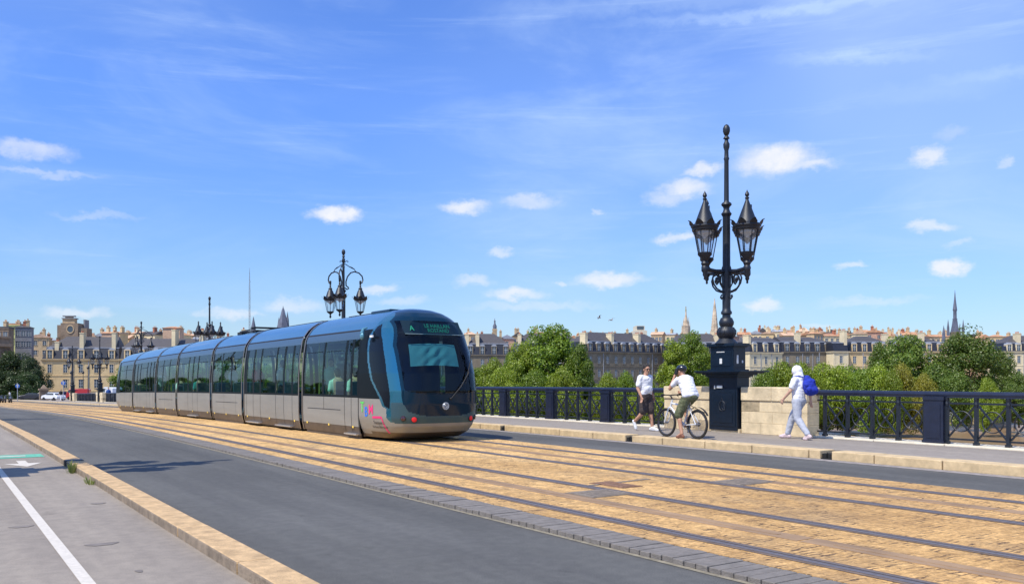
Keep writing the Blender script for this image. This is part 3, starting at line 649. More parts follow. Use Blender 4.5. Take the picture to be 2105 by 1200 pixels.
M_seat = mat('seat_fabric', (.10, .16, .25), .8, var=.2); M_pole = mat('grab_pole', (.5, .5, .12), .3, .2)
M_floor = mat('tram_floor', (.12, .12, .13), .7); M_lin = mat('tram_lining', (.30, .31, .32), .6)
M_yel = emat('marker_amber', (.9, .62, .08), .35); M_red = emat('tail_lamp_red', (.6, .01, .01), .22)
tram = empty('tram', (0, 0, 0), 'long blue and silver articulated tram with glass sides on the far track', 'tram')
def side_patch(mb, sd, y0, y1, z0, z1, off=0, mi=None, ny=None, nz=None):
    ny = ny or max(1, int((y1-y0)/1.2)); zs = [z0]+[z for z in (.3,.6,1.02,1.6,2.1,2.5,2.63,2.8,2.92,3.02,3.09,3.13) if z0+.01 < z < z1-.01]+[z1]
    vs = [tp(sd, y0+(y1-y0)*i/ny, z, off) for z in zs for i in range(ny+1)]; fs = []
    for j in range(len(zs)-1):
        for i in range(ny):
            a = j*(ny+1)+i; f = (a, a+1, a+ny+2, a+ny+1); fs.append(f if sd > 0 else f[::-1])
    mb.add(vs, fs, mi)
ZW0, ZW1 = 1.08, 2.42; YF = 19.24
def section(y0, y1, doors, cab=0, label=None, panes=2, bogie=False):
    """straight part of a car section between y0 and y1; doors: list of (ya, yb)"""
    body = MB()
    for sd in (-1, 1): side_patch(body, sd, y0, y1, .33, 1.02, 0, 0); side_patch(body, sd, y0, y1, .12, .33, -.006, 1)
    b = body
    sec = None
    # recessed skirt
    for sd in (-1, 1):
        y = y0+.05
        b.pbox(XC+sd*1.09-.02, XC+sd*1.09+.02, .04 if bogie else .09, .14, y0+.1, y1-.1, mi=1)
    b.pbox(XC-1.05, XC+1.05, .10, .22, y0, y1, mi=1)
    b.pbox(XC-1.12, XC+1.12, .30, .36, y0, y1, mi=2)
    b.pbox(XC-.95, XC+.95, 2.58, 2.62, y0, y1, mi=3)
    for yy in (y0, y1):      # rims at both ends
        if yy == YF or yy == 50.3: continue
        for sd in (-1, 1): side_patch(b, sd, yy-.04 if yy == y0 else yy-.03, yy+.03 if yy == y0 else yy+.04, .12, 3.12, .012, 4, ny=1)
    # seams in the silver panels
    sec = b.build('car_section', [M_silver, M_silverD, M_floor, M_lin, M_rim], tram, smooth=40)
    ln = MB()
    for sd in (-1, 1):
        ln = MB(); side_patch(ln, sd, y0+.05, y1-.05, 2.615, 2.65, .006, 0)
        if not doors and not cab: side_patch(ln, sd, y0+.5, y1-.5, .72, .735, .004, 0)
        if cab and y0 < 30: side_patch(ln, sd, 20.35, 22.6, .70, .715, .004, 0); side_patch(ln, sd, 21.44, 21.455, .70, 1.02, .004, 0, ny=1); side_patch(ln, sd, 19.25, 19.265, .2, 1.02, .004, 0, ny=1)
        for (a, c) in doors:
            for q in (a, (a+c)/2, c): side_patch(ln, sd, q-.008, q+.008, .2, 1.02, .004, 0, ny=1)
        k = y0+.7
        while k < y1-.3 and not doors: side_patch(ln, sd, k-.004, k+.004, .15, 1.02, .003, 0, ny=1); k += 1.35
        ln.build('panel_seam', M_blk, sec, smooth=0)
    am = MB()
    for k in range(3):
        am = MB(); yk = y0+.35+(y1-y0-.7)*k/2; side_patch(am, -1, yk-.035, yk+.035, .30, .345, .02, 0, ny=1)
        am.build('side_marker', M_yel, sec, smooth=0)
    # roof
    rf = MB(); ny = 5; zs = [2.65,2.72,2.8,2.86,2.92,2.97,3.02,3.06,3.09,3.11,3.13,3.15]
    prof = [(-wz(z), z) for z in zs]+[(wz(z), z) for z in zs[::-1][1:]]
    vs = [(XC+x, y0+(y1-y0)*i/ny, z+zp(y0+(y1-y0)*i/ny)) for i in range(ny+1) for x, z in prof]; n = len(prof)
    fs = [(i*n+j, i*n+j+1, (i+1)*n+j+1, (i+1)*n+j) for i in range(ny) for j in range(n-1)]
    rf.add(vs, fs); q = y0+1.6
    rf.build('roof_shell', M_blue, sec, smooth=60)
    ro = MB(); L_ = y1-y0
    ro.pbox(XC-.2, XC+.42, 3.12, 3.16, y0+.8, y1-.8); ro.build('roof_equipment', M_blk, sec, smooth=0, bevel=.01)
    # window band with holes
    wbs = {-1: MB(), 1: MB()}; panes_l = []
    fe = []
    doors = sorted(doors); edges = [y0+.06]; 
    for (a, c) in doors: edges += [a, c]
    edges.append(y1-.06)
    spans = [(edges[i], edges[i+1], (i % 2 == 1)) for i in range(len(edges)-1)]
    for (a, c, isd) in spans:
        if c-a < .35: 
            for sd in (-1, 1): side_patch(wbs[sd], sd, a, c, ZW0, ZW1, 0, 0, ny=1)
            continue
        n = 2 if isd else max(1, round((c-a)/1.35))
        w = (c-a)/n
        for i in range(n):
            p0, p1 = a+w*i, a+w*(i+1); fr = .07 if isd else .05
            for sd in (-1, 1):
                side_patch(wbs[sd], sd, p0, p0+fr, ZW0, ZW1, 0, 0, ny=1); side_patch(wbs[sd], sd, p1-fr, p1, ZW0, ZW1, 0, 0, ny=1)
            panes_l.append((p0+fr, p1-fr, isd))
    for sd in (-1, 1):
        side_patch(wbs[sd], sd, y0+.06, y1-.06, 1.02, ZW0, 0, 0); side_patch(wbs[sd], sd, y0+.06, y1-.06, ZW1, 2.615, 0, 1)
        side_patch(wbs[sd], sd, y0, y0+.06, 1.02, 2.615, 0, 0, ny=1); side_patch(wbs[sd], sd, y1-.06, y1, 1.02, 2.615, 0, 0, ny=1)
    for sd in (-1, 1): wbs[sd].build('window_band', [M_band, M_bandtop], sec, smooth=60)
    for (a, c, isd) in panes_l:
        for sd in (-1, 1):
            pm = MB(); side_patch(pm, sd, a, c, ZW0, ZW1, -.006, 0, ny=1)
            pm.build('door_glass' if isd else 'window_glass', MATS['tram_glass'], sec, smooth=60)
            if sd < 0 and not isd:
                pm = MB(); side_patch(pm, sd, a+.1, c-.1, 2.16, 2.18, .002, 0, ny=1); pm.build('vent_bar', M_band, sec, smooth=0)
    for (a, c) in doors:
        dm = MB(); side_patch(dm, -1, a+.05, c-.05, .135, .17, .05, 0, ny=1); dm.pbox(XC-1.24, XC-1.1, .135, .165, a+.05, c-.05)
        dm.build('door_step', M_stepm, sec, smooth=0)
        for q in ((a+c)/2,): 
            dm = MB(); side_patch(dm, -1, q-.09, q-.075, 1.1, 1.9, .02, 0, ny=1); side_patch(dm, -1, q+.075, q+.09, 1.1, 1.9, .02, 0, ny=1); dm.build('door_handle_bar', M_band, sec, smooth=0)
    # seats and poles inside
    if y1-y0 > 3:
        y = y0+.5
        while y < y1-.7:
            if not any(a-.3 < y < c+.1 for a, c in doors):
                for sx in (-.75, .45):
                    s = MB(); z = zp(y)+.36
                    s.box(XC+sx-.05, XC+sx+.4, y, y+.42, z+.38, z+.45); s.box(XC+sx-.05, XC+sx+.4, y-.06, y, z+.42, z+1.05); s.box(XC+sx+.1, XC+sx+.25, y+.1, y+.3, z, z+.38)
                    s.build('seat', M_seat, sec, smooth=0, bevel=.02)
            y += .95
        for (a, c) in doors or [(y0+1, y0+1.2)]:
            s = MB(); s.tube([(XC-.4, a, zp(a)+.36), (XC-.4, a, zp(a)+2.58)], .02, 8); s.tube([(XC+.4, c, zp(c)+.36), (XC+.4, c, zp(c)+2.58)], .02, 8); s.build('grab_pole', M_pole, sec)
    return sec
M_bandtop = mat('tram_upper_band', (.05, .09, .14), .3, 0, spec=.4)
M_stepm = mat('door_step_metal', (.6, .6, .6), .35, .8)
def bellows(y0, y1):
    m = MB(); n = 6
    for sd in (-1, 1): side_patch(m, sd, y0, y1, .16, 3.1, -.09, 0, ny=1)
    for i in range(n):
        y = y0+(y1-y0)*(i+.5)/n
        for sd in (-1, 1): side_patch(m, sd, y-.012, y+.012, .16, 3.1, -.06, 0, ny=1)
    m.pbox(XC-1.0, XC+1.0, .2, .3, y0, y1); m.pbox(XC-.5, XC+.5, 3.03, 3.09, y0, y1); m.build('gangway_bellows', M_bell, tram, smooth=0)
M_darklens = mat('dark_lens', (.05, .01, .012), .15, coat=1)
M_sidegl = mat('cab_side_glass', (.005, .008, .014), .2, 0, spec=.14)
section(YF, 22.98, [(YF+.04, 20.1)], cab=1, bogie=True)
bellows(23.0, 23.24)
section(23.26, 28.26, [(26.62, 28.02), (23.8, 25.2)]); bellows(28.28, 28.5)
section(28.52, 32.1, [], bogie=True); bellows(32.12, 32.34)
section(32.36, 37.36, [(34.15, 35.6)]); bellows(37.38, 37.6)
section(37.62, 41.3, [], bogie=True); bellows(41.32, 41.54)
section(41.56, 46.56, [(44.9, 46.3), (42.0, 43.4)]); bellows(46.58, 46.8)
section(46.82, 50.3, [], cab=1, bogie=True)
# ---- bogie bits in shadow
for y in (21.2, 30.3, 39.4, 48.6):
    m = MB()
    for dy in (-.8, .8):
        for sd in (-.72, .72): m.tube([(XC+sd-.06, y+dy, .33+zp(y)), (XC+sd+.06, y+dy, .33+zp(y))], .27, 18)
    m.box(XC-.9, XC+.9, y-1.3, y+1.3, .13+zp(y), .3+zp(y)); m.build('bogie', M_blk, tram, smooth=40)
# ---- cabs
def cab(front=True):
    """nose shell as a fine grid, cut into body, windscreen, side windows, arches"""
    base = YF if front else 50.3
    sg = -1 if front else 1
    nz_, nt_ = 130, 150
    zk = [.12,.25,.4,.6,.9,1.2,1.6,2.0,2.4,2.7,2.88,3.0,3.08,3.13,3.155]
    nk = [17.85,17.50,17.34,17.26,17.20,17.18,17.23,17.34,17.50,17.68,17.86,18.06,18.30,18.6,19.0]
    n_ = lambda z: float(np.interp(z, zk, nk))
    zs = list(np.linspace(.12, 2.63, 108))+list(2.63+(3.15-2.63)*np.sin(np.linspace(0, 1, 40)[1:]*math.pi/2))
    wn = lambda z: wz(z)*(1-.10*max(0, (.6-z)/.5)**1.5) if z < .6 else wz(z)
    ts = np.linspace(0, math.pi, 2*nt_+1); p = 3.9; G = []
    pz = lambda z: float(np.interp(z, [1.2, 2.3], [3.9, 3.2]))
    for z in zs:
        w = wn(z); n0 = n_(z); row = []; p = pz(z)
        for t in ts:
            c, s_ = math.cos(t), math.sin(t)
            x = -w*math.copysign(abs(c)**(2/p), c); y = YF-(YF-n0)*abs(s_)**(2/p)
            row.append((x, y, z))
        G.append(row)
    Yl = lambda z: float(np.interp(z, [.80,.85,1.06,1.24,1.45,1.9,2.35,2.70,2.74], [17.80,17.95,18.09,18.28,18.50,18.72,18.80,18.62,18.5]))
    Yr = lambda z: float(np.interp(z, [.80,1.06,1.24,1.45,1.9,2.35,2.74], [17.78,17.76,17.79,17.86,18.02,18.24,18.48]))
    Yw = lambda z: float(np.interp(z, [.7,.9,1.08,1.65,2.35,2.74,3.03,3.13,3.16], [17.50,17.55,17.58,17.70,17.93,18.28,18.85,19.15,19.6]))
    XW = lambda z: float(np.interp(z, [.625,.64,.67,.74,.91,1.05,1.34,1.66,2.21,2.79,3.05,3.15], [0,.4,.62,.84,.94,.965,.98,.99,.98,.86,.56,.2]))
    def region(x, y, z):
        ax = abs(x)
        if ax < XW(z) and y < 19.2: return 'wind' if (z < 2.86) else 'top'
        if .80 < z < 2.74 and Yr(z) < y < Yl(z): return 'side'
        lb = float(np.interp(y, [17.2, 17.6, 17.8, 18.04, 18.32, 18.7], [.47, .47, .50, .71, 1.02, 1.02]))
        if z < lb and y < 18.75: return 'silver' if z > .27 else 'low'
        if y < 17.75 and z < .95: return 'front'
        fr = Yl(min(max(z, .8), 2.74))+.10 if z < 2.95 else 99
        if z > 2.74: fr = 18.72-(z-2.74)*.3
        if y < fr and z > lb: return 'arch'
        if z > 2.63: return 'roof'
        if z < 1.02: return 'silver' if z > .2 else 'low'
        return 'band'
    B = {}
    for i in range(len(zs)-1):
        for j in range(2*nt_):
            a, b2, c2, d = G[i][j], G[i][j+1], G[i+1][j+1], G[i+1][j]
            cx = tuple((a[k]+b2[k]+c2[k]+d[k])/4 for k in range(3))
            B.setdefault(region(*cx), []).append((i, j))
    def fix(pt, off=0):
        x, y, z = pt
        yy = y if front else 50.3+(YF-y)
        return (XC+(x if front else -x), yy, z+zp(yy))
    def mk(cells, name, m_, parent, inset=0):
        idx = {}; vs = []; fs = []
        for (i, j) in cells:
            f = []
            for (a, b2) in ((i, j), (i, j+1), (i+1, j+1), (i+1, j)):
                if (a, b2) not in idx:
                    x, y, z = G[a][b2]
                    if inset: r = math.hypot(x, y-19.4) or 1; x *= (1-inset/r); y += (19.4-y)*inset/r
                    idx[(a, b2)] = len(vs); vs.append(fix((x, y, z)))
                f.append(idx[(a, b2)])
            fs.append(tuple(f))
        q = MB(); q.v = vs; q.f = fs; q.m = [0]*len(fs); return q.build(name, m_, parent, smooth=50)
    body = mk(B['silver'], 'cab_shell', M_silver, tram)
    mk(B['low'], 'bumper', M_silverD, body); mk(B['front'], 'lower_front', M_front, body)
    half = lambda cells, sd: [c for c in cells if (c[1] < nt_) == (sd < 0)]
    for sd in (-1, 1): mk(half(B['arch'], sd), 'arch_pillar', M_pillar, body); mk(half(B['band'], sd), 'cab_side_panel', M_band, body); mk(half(B['side'], sd), 'side_window', M_sidegl, body)
    mk(B['roof'], 'cab_roof', M_blue, body)
    mk(B['top'], 'roof_visor', M_navy, body)
    # windscreen: glass opening surrounded by a navy gloss border
    glass = []; bord = []
    for (i, j) in B['wind']:
        a = G[i][j]; c2 = G[i+1][j+1]; x = (a[0]+c2[0])/2; y = (a[1]+c2[1])/2; z = (a[2]+c2[2])/2
        (glass if (z > 1.12+.12*abs(x)**3 and z < 2.80 and abs(x) < XW(z)-.05) else bord).append((i, j))
    mk(bord, 'windscreen_border', M_navy, body)
    ws = mk(glass, 'windscreen', MATS['cab_glass'], tram)
    sw = [c for c in B['side']]
    # inside
    m = MB(); f2 = lambda y: y if front else 50.3+(YF-y)
    ya, yb = sorted((f2(19.3), f2(19.36)))
    m.pbox(XC-1.0, XC+1.0, .3, 2.6, ya, yb); ya, yb = sorted((f2(17.7), f2(19.3))); m.pbox(XC-.6, XC+.6, .30, .36, ya, yb)
    ya, yb = sorted((f2(17.65), f2(18.2))); m.pbox(XC-.85, XC+.85, .9, 1.14, ya, yb)
    m.build('cab_interior', mat('cab_interior', (.02, .03, .045), .7), body, smooth=0)
    m = MB(); y = f2(18.75)
    m.box(XC-.27, XC+.27, min(y, y-.0), y+.1, .6+zp(y), 1.55+zp(y)); m.box(XC-.25, XC+.25, y-.45*1, y+.0, .6+zp(y), .72+zp(y)); m.build('driver_seat', M_blk, body, smooth=0, bevel=.04)
    # lamps
    if front:
        def head(x, z, r, mt, nm):
            i = min(range(len(zs)), key=lambda k: abs(zs[k]-z)); j = min(range(2*nt_+1), key=lambda k: abs(G[i][k][0]-x)+(9 if G[i][k][1] > 18.5 else 0))
            P0 = Vector(fix(G[i][j])); a = Vector(fix(G[i][max(0, j-3)])); c = Vector(fix(G[i][min(2*nt_, j+3)])); d = (c-a).normalized(); nrm = Vector((d.y, -d.x, 0)); 
            if nrm.y > 0: nrm = -nrm
            m = MB(); m.tube([P0-nrm*.02, P0+nrm*.012], r*1.15, 20, mi=0); m.tube([P0+nrm*.012, P0+nrm*.022, P0+nrm*.03], [r, r*.9, r*.5], 20, mi=1)
            return m.build(nm, [M_blk, mt], body)
        head(-.92, .59, .055, M_darklens, 'headlight'); head(-.72, .57, .058, M_red, 'tail_light'); head(.74, .57, .058, M_red, 'tail_light'); head(.93, .59, .055, M_darklens, 'headlight')
        m = MB(); P0 = Vector(fix((0, n_(.86), .86))); 
        m.tube([P0+Vector((0, .02, 0)), P0+Vector((0, -.02, 0))], .085, 28, mi=0); m.tube([P0+Vector((.085*0, -.02, 0)), P0+Vector((0, -.026, 0))], .055, 24, mi=1)
        m.tube([P0+Vector((.06*math.cos(t), -.027, .06*math.sin(t))) for t in [k*math.pi/10 for k in range(20)]], .008, 6, True, mi=0)
        m.tube([P0+Vector((.03*math.cos(t), -.03, .03*math.sin(t))) for t in [k*math.pi/10 for k in range(20)]], .006, 6, True, mi=0)
        m.build('round_badge', [mat('badge_chrome', (.55, .57, .6), .3, .8), mat('badge_grey', (.25, .27, .3), .3, .6)], body)
        # sun blind, wrinkled
        m = MB(); nx, nz2 = 26, 14; vs = []
        for j in range(nz2+1):
            for i in range(nx+1):
                u, v_ = i/nx, j/nz2; x = -.70+1.16*u; z = 1.74+.50*v_ + .03*math.sin(u*3)
                y = n_(z)+.16+.2*abs(x)**3+.035*math.exp(-((u-.5)*4)**2)*math.sin(u*26-v_*9)*math.sin(v_*6+1)+.006*math.sin(u*7)
                vs.append((XC+x+.05*(1-v_)*(1-2*u)*-1*.6, y, z))
        fs = [(j*(nx+1)+i, j*(nx+1)+i+1, (j+1)*(nx+1)+i+1, (j+1)*(nx+1)+i) for j in range(nz2) for i in range(nx)]
        m.add(vs, fs); m.build('sun_blind', mat('blind_cloth', (.13, .36, .36), .8), body)
        # destination display
        mkt = bpy.data.materials.new('display_green'); mkt.use_nodes = True; b_ = mkt.node_tree.nodes['Principled BSDF']; b_.inputs['Base Color'].default_value = (.01, .2, .12, 1); b_.inputs['Emission Color'].default_value = (.03, .5, .25, 1); b_.inputs['Emission Strength'].default_value = .2
        def text(s, size, fn, name, mt, parent, ext=0):
            cu = bpy.data.curves.new('t', 'FONT'); cu.body = s; cu.size = size; cu.align_x = 'CENTER'; cu.resolution_u = 3; cu.offset = size*.012
            o = bpy.data.objects.new('t', cu); col.objects.link(o); dg = bpy.context.evaluated_depsgraph_get(); me = bpy.data.meshes.new_from_object(o.evaluated_get(dg))
            bpy.data.objects.remove(o)
            for v_ in me.vertices: v_.co = Vector(fn(v_.co.x, v_.co.y))
            me.materials.clear(); me.materials.append(mt); me.name = name
            o = bpy.data.objects.new(name, me); col.objects.link(o); o.parent = parent; return o
        m = MB()
        def fpt(x, z, off): return (XC+x, n_(z)+.1*abs(x)**3+off, z)
        vs = []; 
        for i in range(17):
            x = -.80+1.5*i/16
            for z in (2.49, 2.79): vs.append(fpt(x, z, -.01+.07))
        m.add(vs, [(2*i, 2*i+2, 2*i+3, 2*i+1) for i in range(16)]); disp = m.build('destination_display', mat('display_black', (.004, .02, .03), .4), body, smooth=0)
        T = lambda cx, cz: (lambda u, v_: fpt(cx+u, cz+v_, .045))
        text('LE HAILLAN', .125, T(.06, 2.635), 'display_text', mkt, disp); text('ROSTAND', .12, T(.06, 2.53), 'display_text', mkt, disp); text('A', .16, T(-.60, 2.56), 'display_text', mkt, disp)
        m = MB(); m.tube([fpt(-.8+1.5*i/12, 2.475, .02) for i in range(13)], .008, 6); m.build('display_edge', mat('edge_grey', (.2, .3, .33), .5), disp)
        # wiper
        m = MB(); m.tube([fpt(.12, 1.02, -.03), fpt(.38, 1.30, -.05), fpt(.62, 1.62, -.05)], .014, 6); m.tube([fpt(.50, 1.36, -.045), fpt(.70, 1.86, -.055), fpt(.76, 2.10, -.05)], .012, 6)
        m.ball(fpt(.12, 1.02, -.02), .03, 8, 6); m.build('wiper', M_blk, body)
        # cab arch details
        m = MB(); m.tube([(XC-1.13, 18.93, 2.66), (XC-1.24, 18.9, 2.62), (XC-1.27, 18.9, 2.52)], [.02, .035, .05], 10); m.ball((XC-1.27, 18.9, 2.46), (.05, .07, .09), 12, 8); m.build('camera_pod', mat('pod_teal', (.12, .3, .36), .3, .3), body)
        m = MB(); m.box(XC-1.19, XC-1.16, 18.5, 18.66, 2.42, 2.47); m.build('indicator', mat('indicator_white', (.8, .82, .8), .3), body, smooth=0)
        m = MB(); side_patch(m, -1, 18.72, 18.9, .2, 1.02, .004, 0, ny=1)
        # operator letters, coloured, on the silver side panel
        def sfn(y0, z0): return lambda u, v_: tp(-1, y0-u, z0+v_, .006+.01*max(0, 18.9-(y0-u)))
        def sidefn(y0, z0):
            def f(u, v_):
                y = y0-u; z = z0+v_
                p = pz(z); q = min(1, max(0, (YF-y)/(YF-n_(z)))); xx = (1-q**p)**(1/p) if q > 0 else 1
                return (XC-wn(z)*xx-.007, y, z+zp(y))
            return f
        text('T', .34, sidefn(19.04, .70), 'logo_letter', mat('logo_green', (.12, .62, .10), .5), body)
        text('B', .32, sidefn(18.82, .60), 'logo_letter', mat('logo_blue', (.02, .18, .75), .5), body)
        text('M', .32, sidefn(18.57, .66), 'logo_letter', mat('logo_pink', (.8, .03, .18), .5), body)
        text('Transports', .105, sidefn(18.25, .44), 'logo_text', mat('logo_dark', (.08, .07, .07), .5), body); text('Bordeaux Métropole', .075, sidefn(18.25, .35), 'logo_text', MATS['logo_dark'], body)
        m = MB(); f = sidefn(0, 0)
        def strip(pts, w):
            for (a, b2) in zip(pts[:-1], pts[1:]):
                for k in range(6):
                    y_0 = a[0]+(b2[0]-a[0])*k/6; y_1 = a[0]+(b2[0]-a[0])*(k+1)/6; z_0 = a[1]+(b2[1]-a[1])*k/6; z_1 = a[1]+(b2[1]-a[1])*(k+1)/6
                    if abs(a[1]-b2[1]) < abs(a[0]-b2[0]): m.quad(f(-y_0, z_0), f(-y_1, z_1), f(-y_1, z_1+w), f(-y_0, z_0+w))
                    else: m.quad(f(-y_0, z_0), f(-y_0+w, z_0), f(-y_1+w, z_1), f(-y_1, z_1))
        strip([(18.5, .565), (18.12, .575)], .05); strip([(18.12, .62), (18.0, .24)], .05)
        m.build('logo_line', MATS['logo_pink'], body, smooth=0)
        m = MB()
        for (a, c) in (((-wn(.3)*.0, 0), (0, 0)),): pass
        # visor strip on the roof edge
        m.box(XC-.42, XC+.5, 19.2, 20.3, 2.98, 3.155); m.build('roof_fairing', M_navy, body, smooth=0, bevel=.04)
    return body
cab(True); cab(False)
# pantograph and mast on the roof
pg = MB(); y0 = 26.3; z = zp(30)+3.12
for sx in (-.4, .4):
    pg.tube([(XC+sx, 29.6, z+.02), (XC+sx*.7, 31.8, z+.09)], .025, 6); pg.tube([(XC+sx*.7, 31.8, z+.09), (XC+sx*.8, 29.5, z+.14)], .02, 6)
pg.box(XC-.5, XC+.5, 29.45, 29.55, z+.12, z+.16); pg.box(XC-.5, XC+.5, 29.75, 29.85, z+.12, z+.16); pg.box(XC-.35, XC+.35, 31.4, 31.9, z-.15, z+.07); pg.box(XC-.3, XC+.3, 29.9, 30.3, z-.15, z+.08)
pg.build('pantograph', M_blk, tram)
# ================================================================ PEOPLE
from mathutils import noise as mnoise
def remesh(mb, vox, name, mt, parent, it=6):
    me = bpy.data.meshes.new('r'); me.from_pydata([tuple(p) for p in mb.v], [], mb.f); o = bpy.data.objects.new('r', me); col.objects.link(o)
    r = o.modifiers.new('r', 'REMESH'); r.mode = 'VOXEL'; r.voxel_size = vox; s = o.modifiers.new('s', 'SMOOTH'); s.iterations = it; s.factor = .5
    dg = bpy.context.evaluated_depsgraph_get(); m2 = bpy.data.meshes.new_from_object(o.evaluated_get(dg)); bpy.data.objects.remove(o)
    if name in ('shirt', 'shorts', 'sweatpants', 'trousers', 'head_cloth', 'bag') and vox < .02:
        for v_ in m2.vertices:
            c_ = v_.co; q = Vector((c_.x*9, c_.y*9, c_.z*15+c_.x*7)); n1_ = mnoise.noise(q); n2_ = 1-abs(mnoise.noise(q*1.9+Vector((5, 3, 1))))*2
            v_.co = c_+v_.normal*(n1_*.009+n2_*.005)*(.55 if name == 'sweatpants' else 1)
    m2.polygons.foreach_set('use_smooth', [True]*len(m2.polygons)); m2.materials.clear(); m2.materials.append(mt); m2.name = name
    if parent == 'mesh': return m2
    o = bpy.data.objects.new(name, m2); col.objects.link(o)
    if parent is not None: o.parent = parent
    return o
V = Vector
def hand(m, wr, d, side, curl=.5, k=1.0):
    """palm, four fingers of different length and a thumb; d is the direction of the hand, side points to the thumb"""
    d = V(d).normalized(); s = V(side); s = (s-d*s.dot(d)).normalized(); n = d.cross(s)
    wr = V(wr); pc = wr+d*.045*k; m.cone2(wr, wr+d*.03*k, .022*k, .028*k, 8)
    for q in (-.022, -.008, .008, .022): m.cone2(wr+d*.02*k+s*q*.7, wr+d*.085*k+s*q, .015*k, .0125*k, 8)
    for i, (q, L_) in enumerate(((.026, .07), (.009, .08), (-.009, .074), (-.026, .058))):
        a = wr+d*.085*k+s*q; b = a+(d*math.cos(curl*.5)+n*math.sin(curl*.5))*L_*.45*k; c = b+(d*math.cos(curl*1.3)+n*math.sin(curl*1.3))*L_*.35*k; e = c+(d*math.cos(curl*2.1)+n*math.sin(curl*2.1))*L_*.25*k
        m.cone2(a, b, .0105, .0095, 8); m.cone2(b, c, .0095, .0088, 8); m.cone2(c, e, .0088, .0078, 8)
    a = wr+d*.03*k+s*.022*k; b = a+(d*.6+s*.8+n*.2).normalized()*.035*k; c = b+(d*.9+s*.25+n*.35).normalized()*.032*k
    m.cone2(a, b, .014, .011, 8); m.cone2(b, c, .011, .009, 8)
def head(m, c, look, up=(0, 0, 1), k=1.0):
    f = V(look).normalized(); u = V(up); u = (u-f*u.dot(f)).normalized(); r = f.cross(u)
    c = V(c); Rm = Matrix((r, f, u)).transposed()
    P = lambda x, y, z: c+(r*x+f*y+u*z)*k
    m.ball(P(0, -.012, .035), (.076*k, .094*k, .085*k), 18, 14, rot=Rm); m.ball(P(0, .012, -.035), (.060*k, .070*k, .078*k), 16, 12, rot=Rm)
    m.ball(P(0, .045, -.085), (.034*k, .032*k, .026*k), 12, 8, rot=Rm)       # chin
    m.cone2(P(0, .082, .012), P(0, .102, -.022), .010*k, .015*k, 8)           # nose
    m.ball(P(0, .075, -.052), (.026*k, .014*k, .010*k), 10, 6, rot=Rm)        # lips
    for s in (-1, 1):
        m.ball(P(s*.032, .07, .028), (.024*k, .014*k, .008*k), 10, 6, rot=Rm)  # brow
        m.ball(P(s*.040, .055, -.02), (.022*k, .02*k, .02*k), 10, 6, rot=Rm)   # cheek
        m.ball(P(s*.074, -.012, -.008), (.010*k, .022*k, .034*k), 10, 8, rot=Rm)
    return P, Rm
def limb(m, pts, rs, n=12):
    for (a, b), (r1, r2) in zip(zip(pts[:-1], pts[1:]), zip(rs[:-1], rs[1:])): m.cone2(V(a), V(b), r1, r2, n)
def ribs(m, a, b, wa, wb, k=1.0, ln=None):
    """torso between pelvis a and shoulders b with widths"""
    a = V(a); b = V(b); n = 7; ln = V(ln).normalized()
    for i in range(n):
        t = i/(n-1); c = a.lerp(b, t); w = wa+(wb-wa)*t-(.025*math.sin(t*math.pi)); dep = .105+.02*math.sin(t*math.pi)
        up = (b-a).normalized(); f = up.cross(ln).normalized(); Rm = Matrix((ln, f, up)).transposed()
        m.ball(c, (w*k, dep*k, .085*k), 16, 10, rot=Rm)
M_skin = mat('skin_tanned', (.50, .27, .17), .6, var=.1, vs=6); M_skin2 = mat('skin_light', (.60, .36, .25), .6, var=.1, vs=6)
def cloth(n, c, v=.12, b=.5, bs=9): return mat(n, c, .9, var=v, vs=14, bump=b, bs=bs)
M_tee = cloth('white_tee', (.80, .80, .82), .05, .6); M_short = cloth('brown_shorts', (.055, .042, .04)); M_hair = mat('dark_hair', (.02, .015, .012), .7, var=.3, vs=50, bump=.6, bs=80)
M_shoe = mat('white_shoe', (.72, .73, .75), .6, var=.15, vs=40); M_sweat = cloth('grey_sweatpants', (.46, .48, .54), .1)
M_sole = mat('shoe_sole', (.3, .3, .3), .7)
def shoe(an, toe, root, mt, name='shoe', k=1.0):
    an = V(an); toe = V(toe); d = (toe-an); d2 = V((d.x, d.y, 0)).normalized() if abs(d.z) < .12 else d.normalized(); m = MB()
    heel = an-d2*.055*k; m.cone2(an+V((0, 0, -.01)), heel+V((0, 0, -.035)), .043*k, .038*k, 12); m.cone2(heel+V((0, 0, -.04)), toe+V((0, 0, .0)), .038*k, .034*k, 12); m.cone2(an, toe, .045*k, .03*k, 12)
    m.cone2(toe, toe-d2*.05, .036*k, .042*k, 12)
    return remesh(m, .009, name, mt, root, 3)
# ---- the walking man in sunglasses
def place(px, feet, lane_z):
    D = px+150; s = (feet-778)/D; X = (EYE-lane_z)*CT/s; return X, X*(2603/D-.668)
X1, Y1 = 15.1, 16.55
man = empty('person', (X1, Y1, .15+zp(Y1)), 'man in white t-shirt, brown shorts and sunglasses walking along the right pavement', 'person', math.pi+.15)
K = .955
def sc(d): return {k: V(v)*K for k, v in d.items()}
J = sc(dict(pel=(0, 0, .96), ch=(0, .02, 1.36), nk=(0, .02, 1.48), hd=(0, .05, 1.62), shL=(-.20, 0, 1.42), elL=(-.27, -.06, 1.13), wrL=(-.27, .06, .90), shR=(.20, 0, 1.42), elR=(.27, -.03, 1.13), wrR=(.28, .10, .91),
    hpL=(-.10, 0, .92), knL=(-.10, .10, .50), anL=(-.10, .16, .09), toL=(-.11, .34, .035), hpR=(.10, 0, .92), knR=(.10, .03, .50), anR=(.09, -.30, .24), toR=(.09, -.24, .06)))
b = MB(); P, Rm = head(b, J['hd'], (.32, .95, -.05)); limb(b, [J['ch'], J['nk'], J['hd']], [.075, .056, .052]); ribs(b, J['pel'], J['ch'], .155, .165, ln=(1, 0, 0))
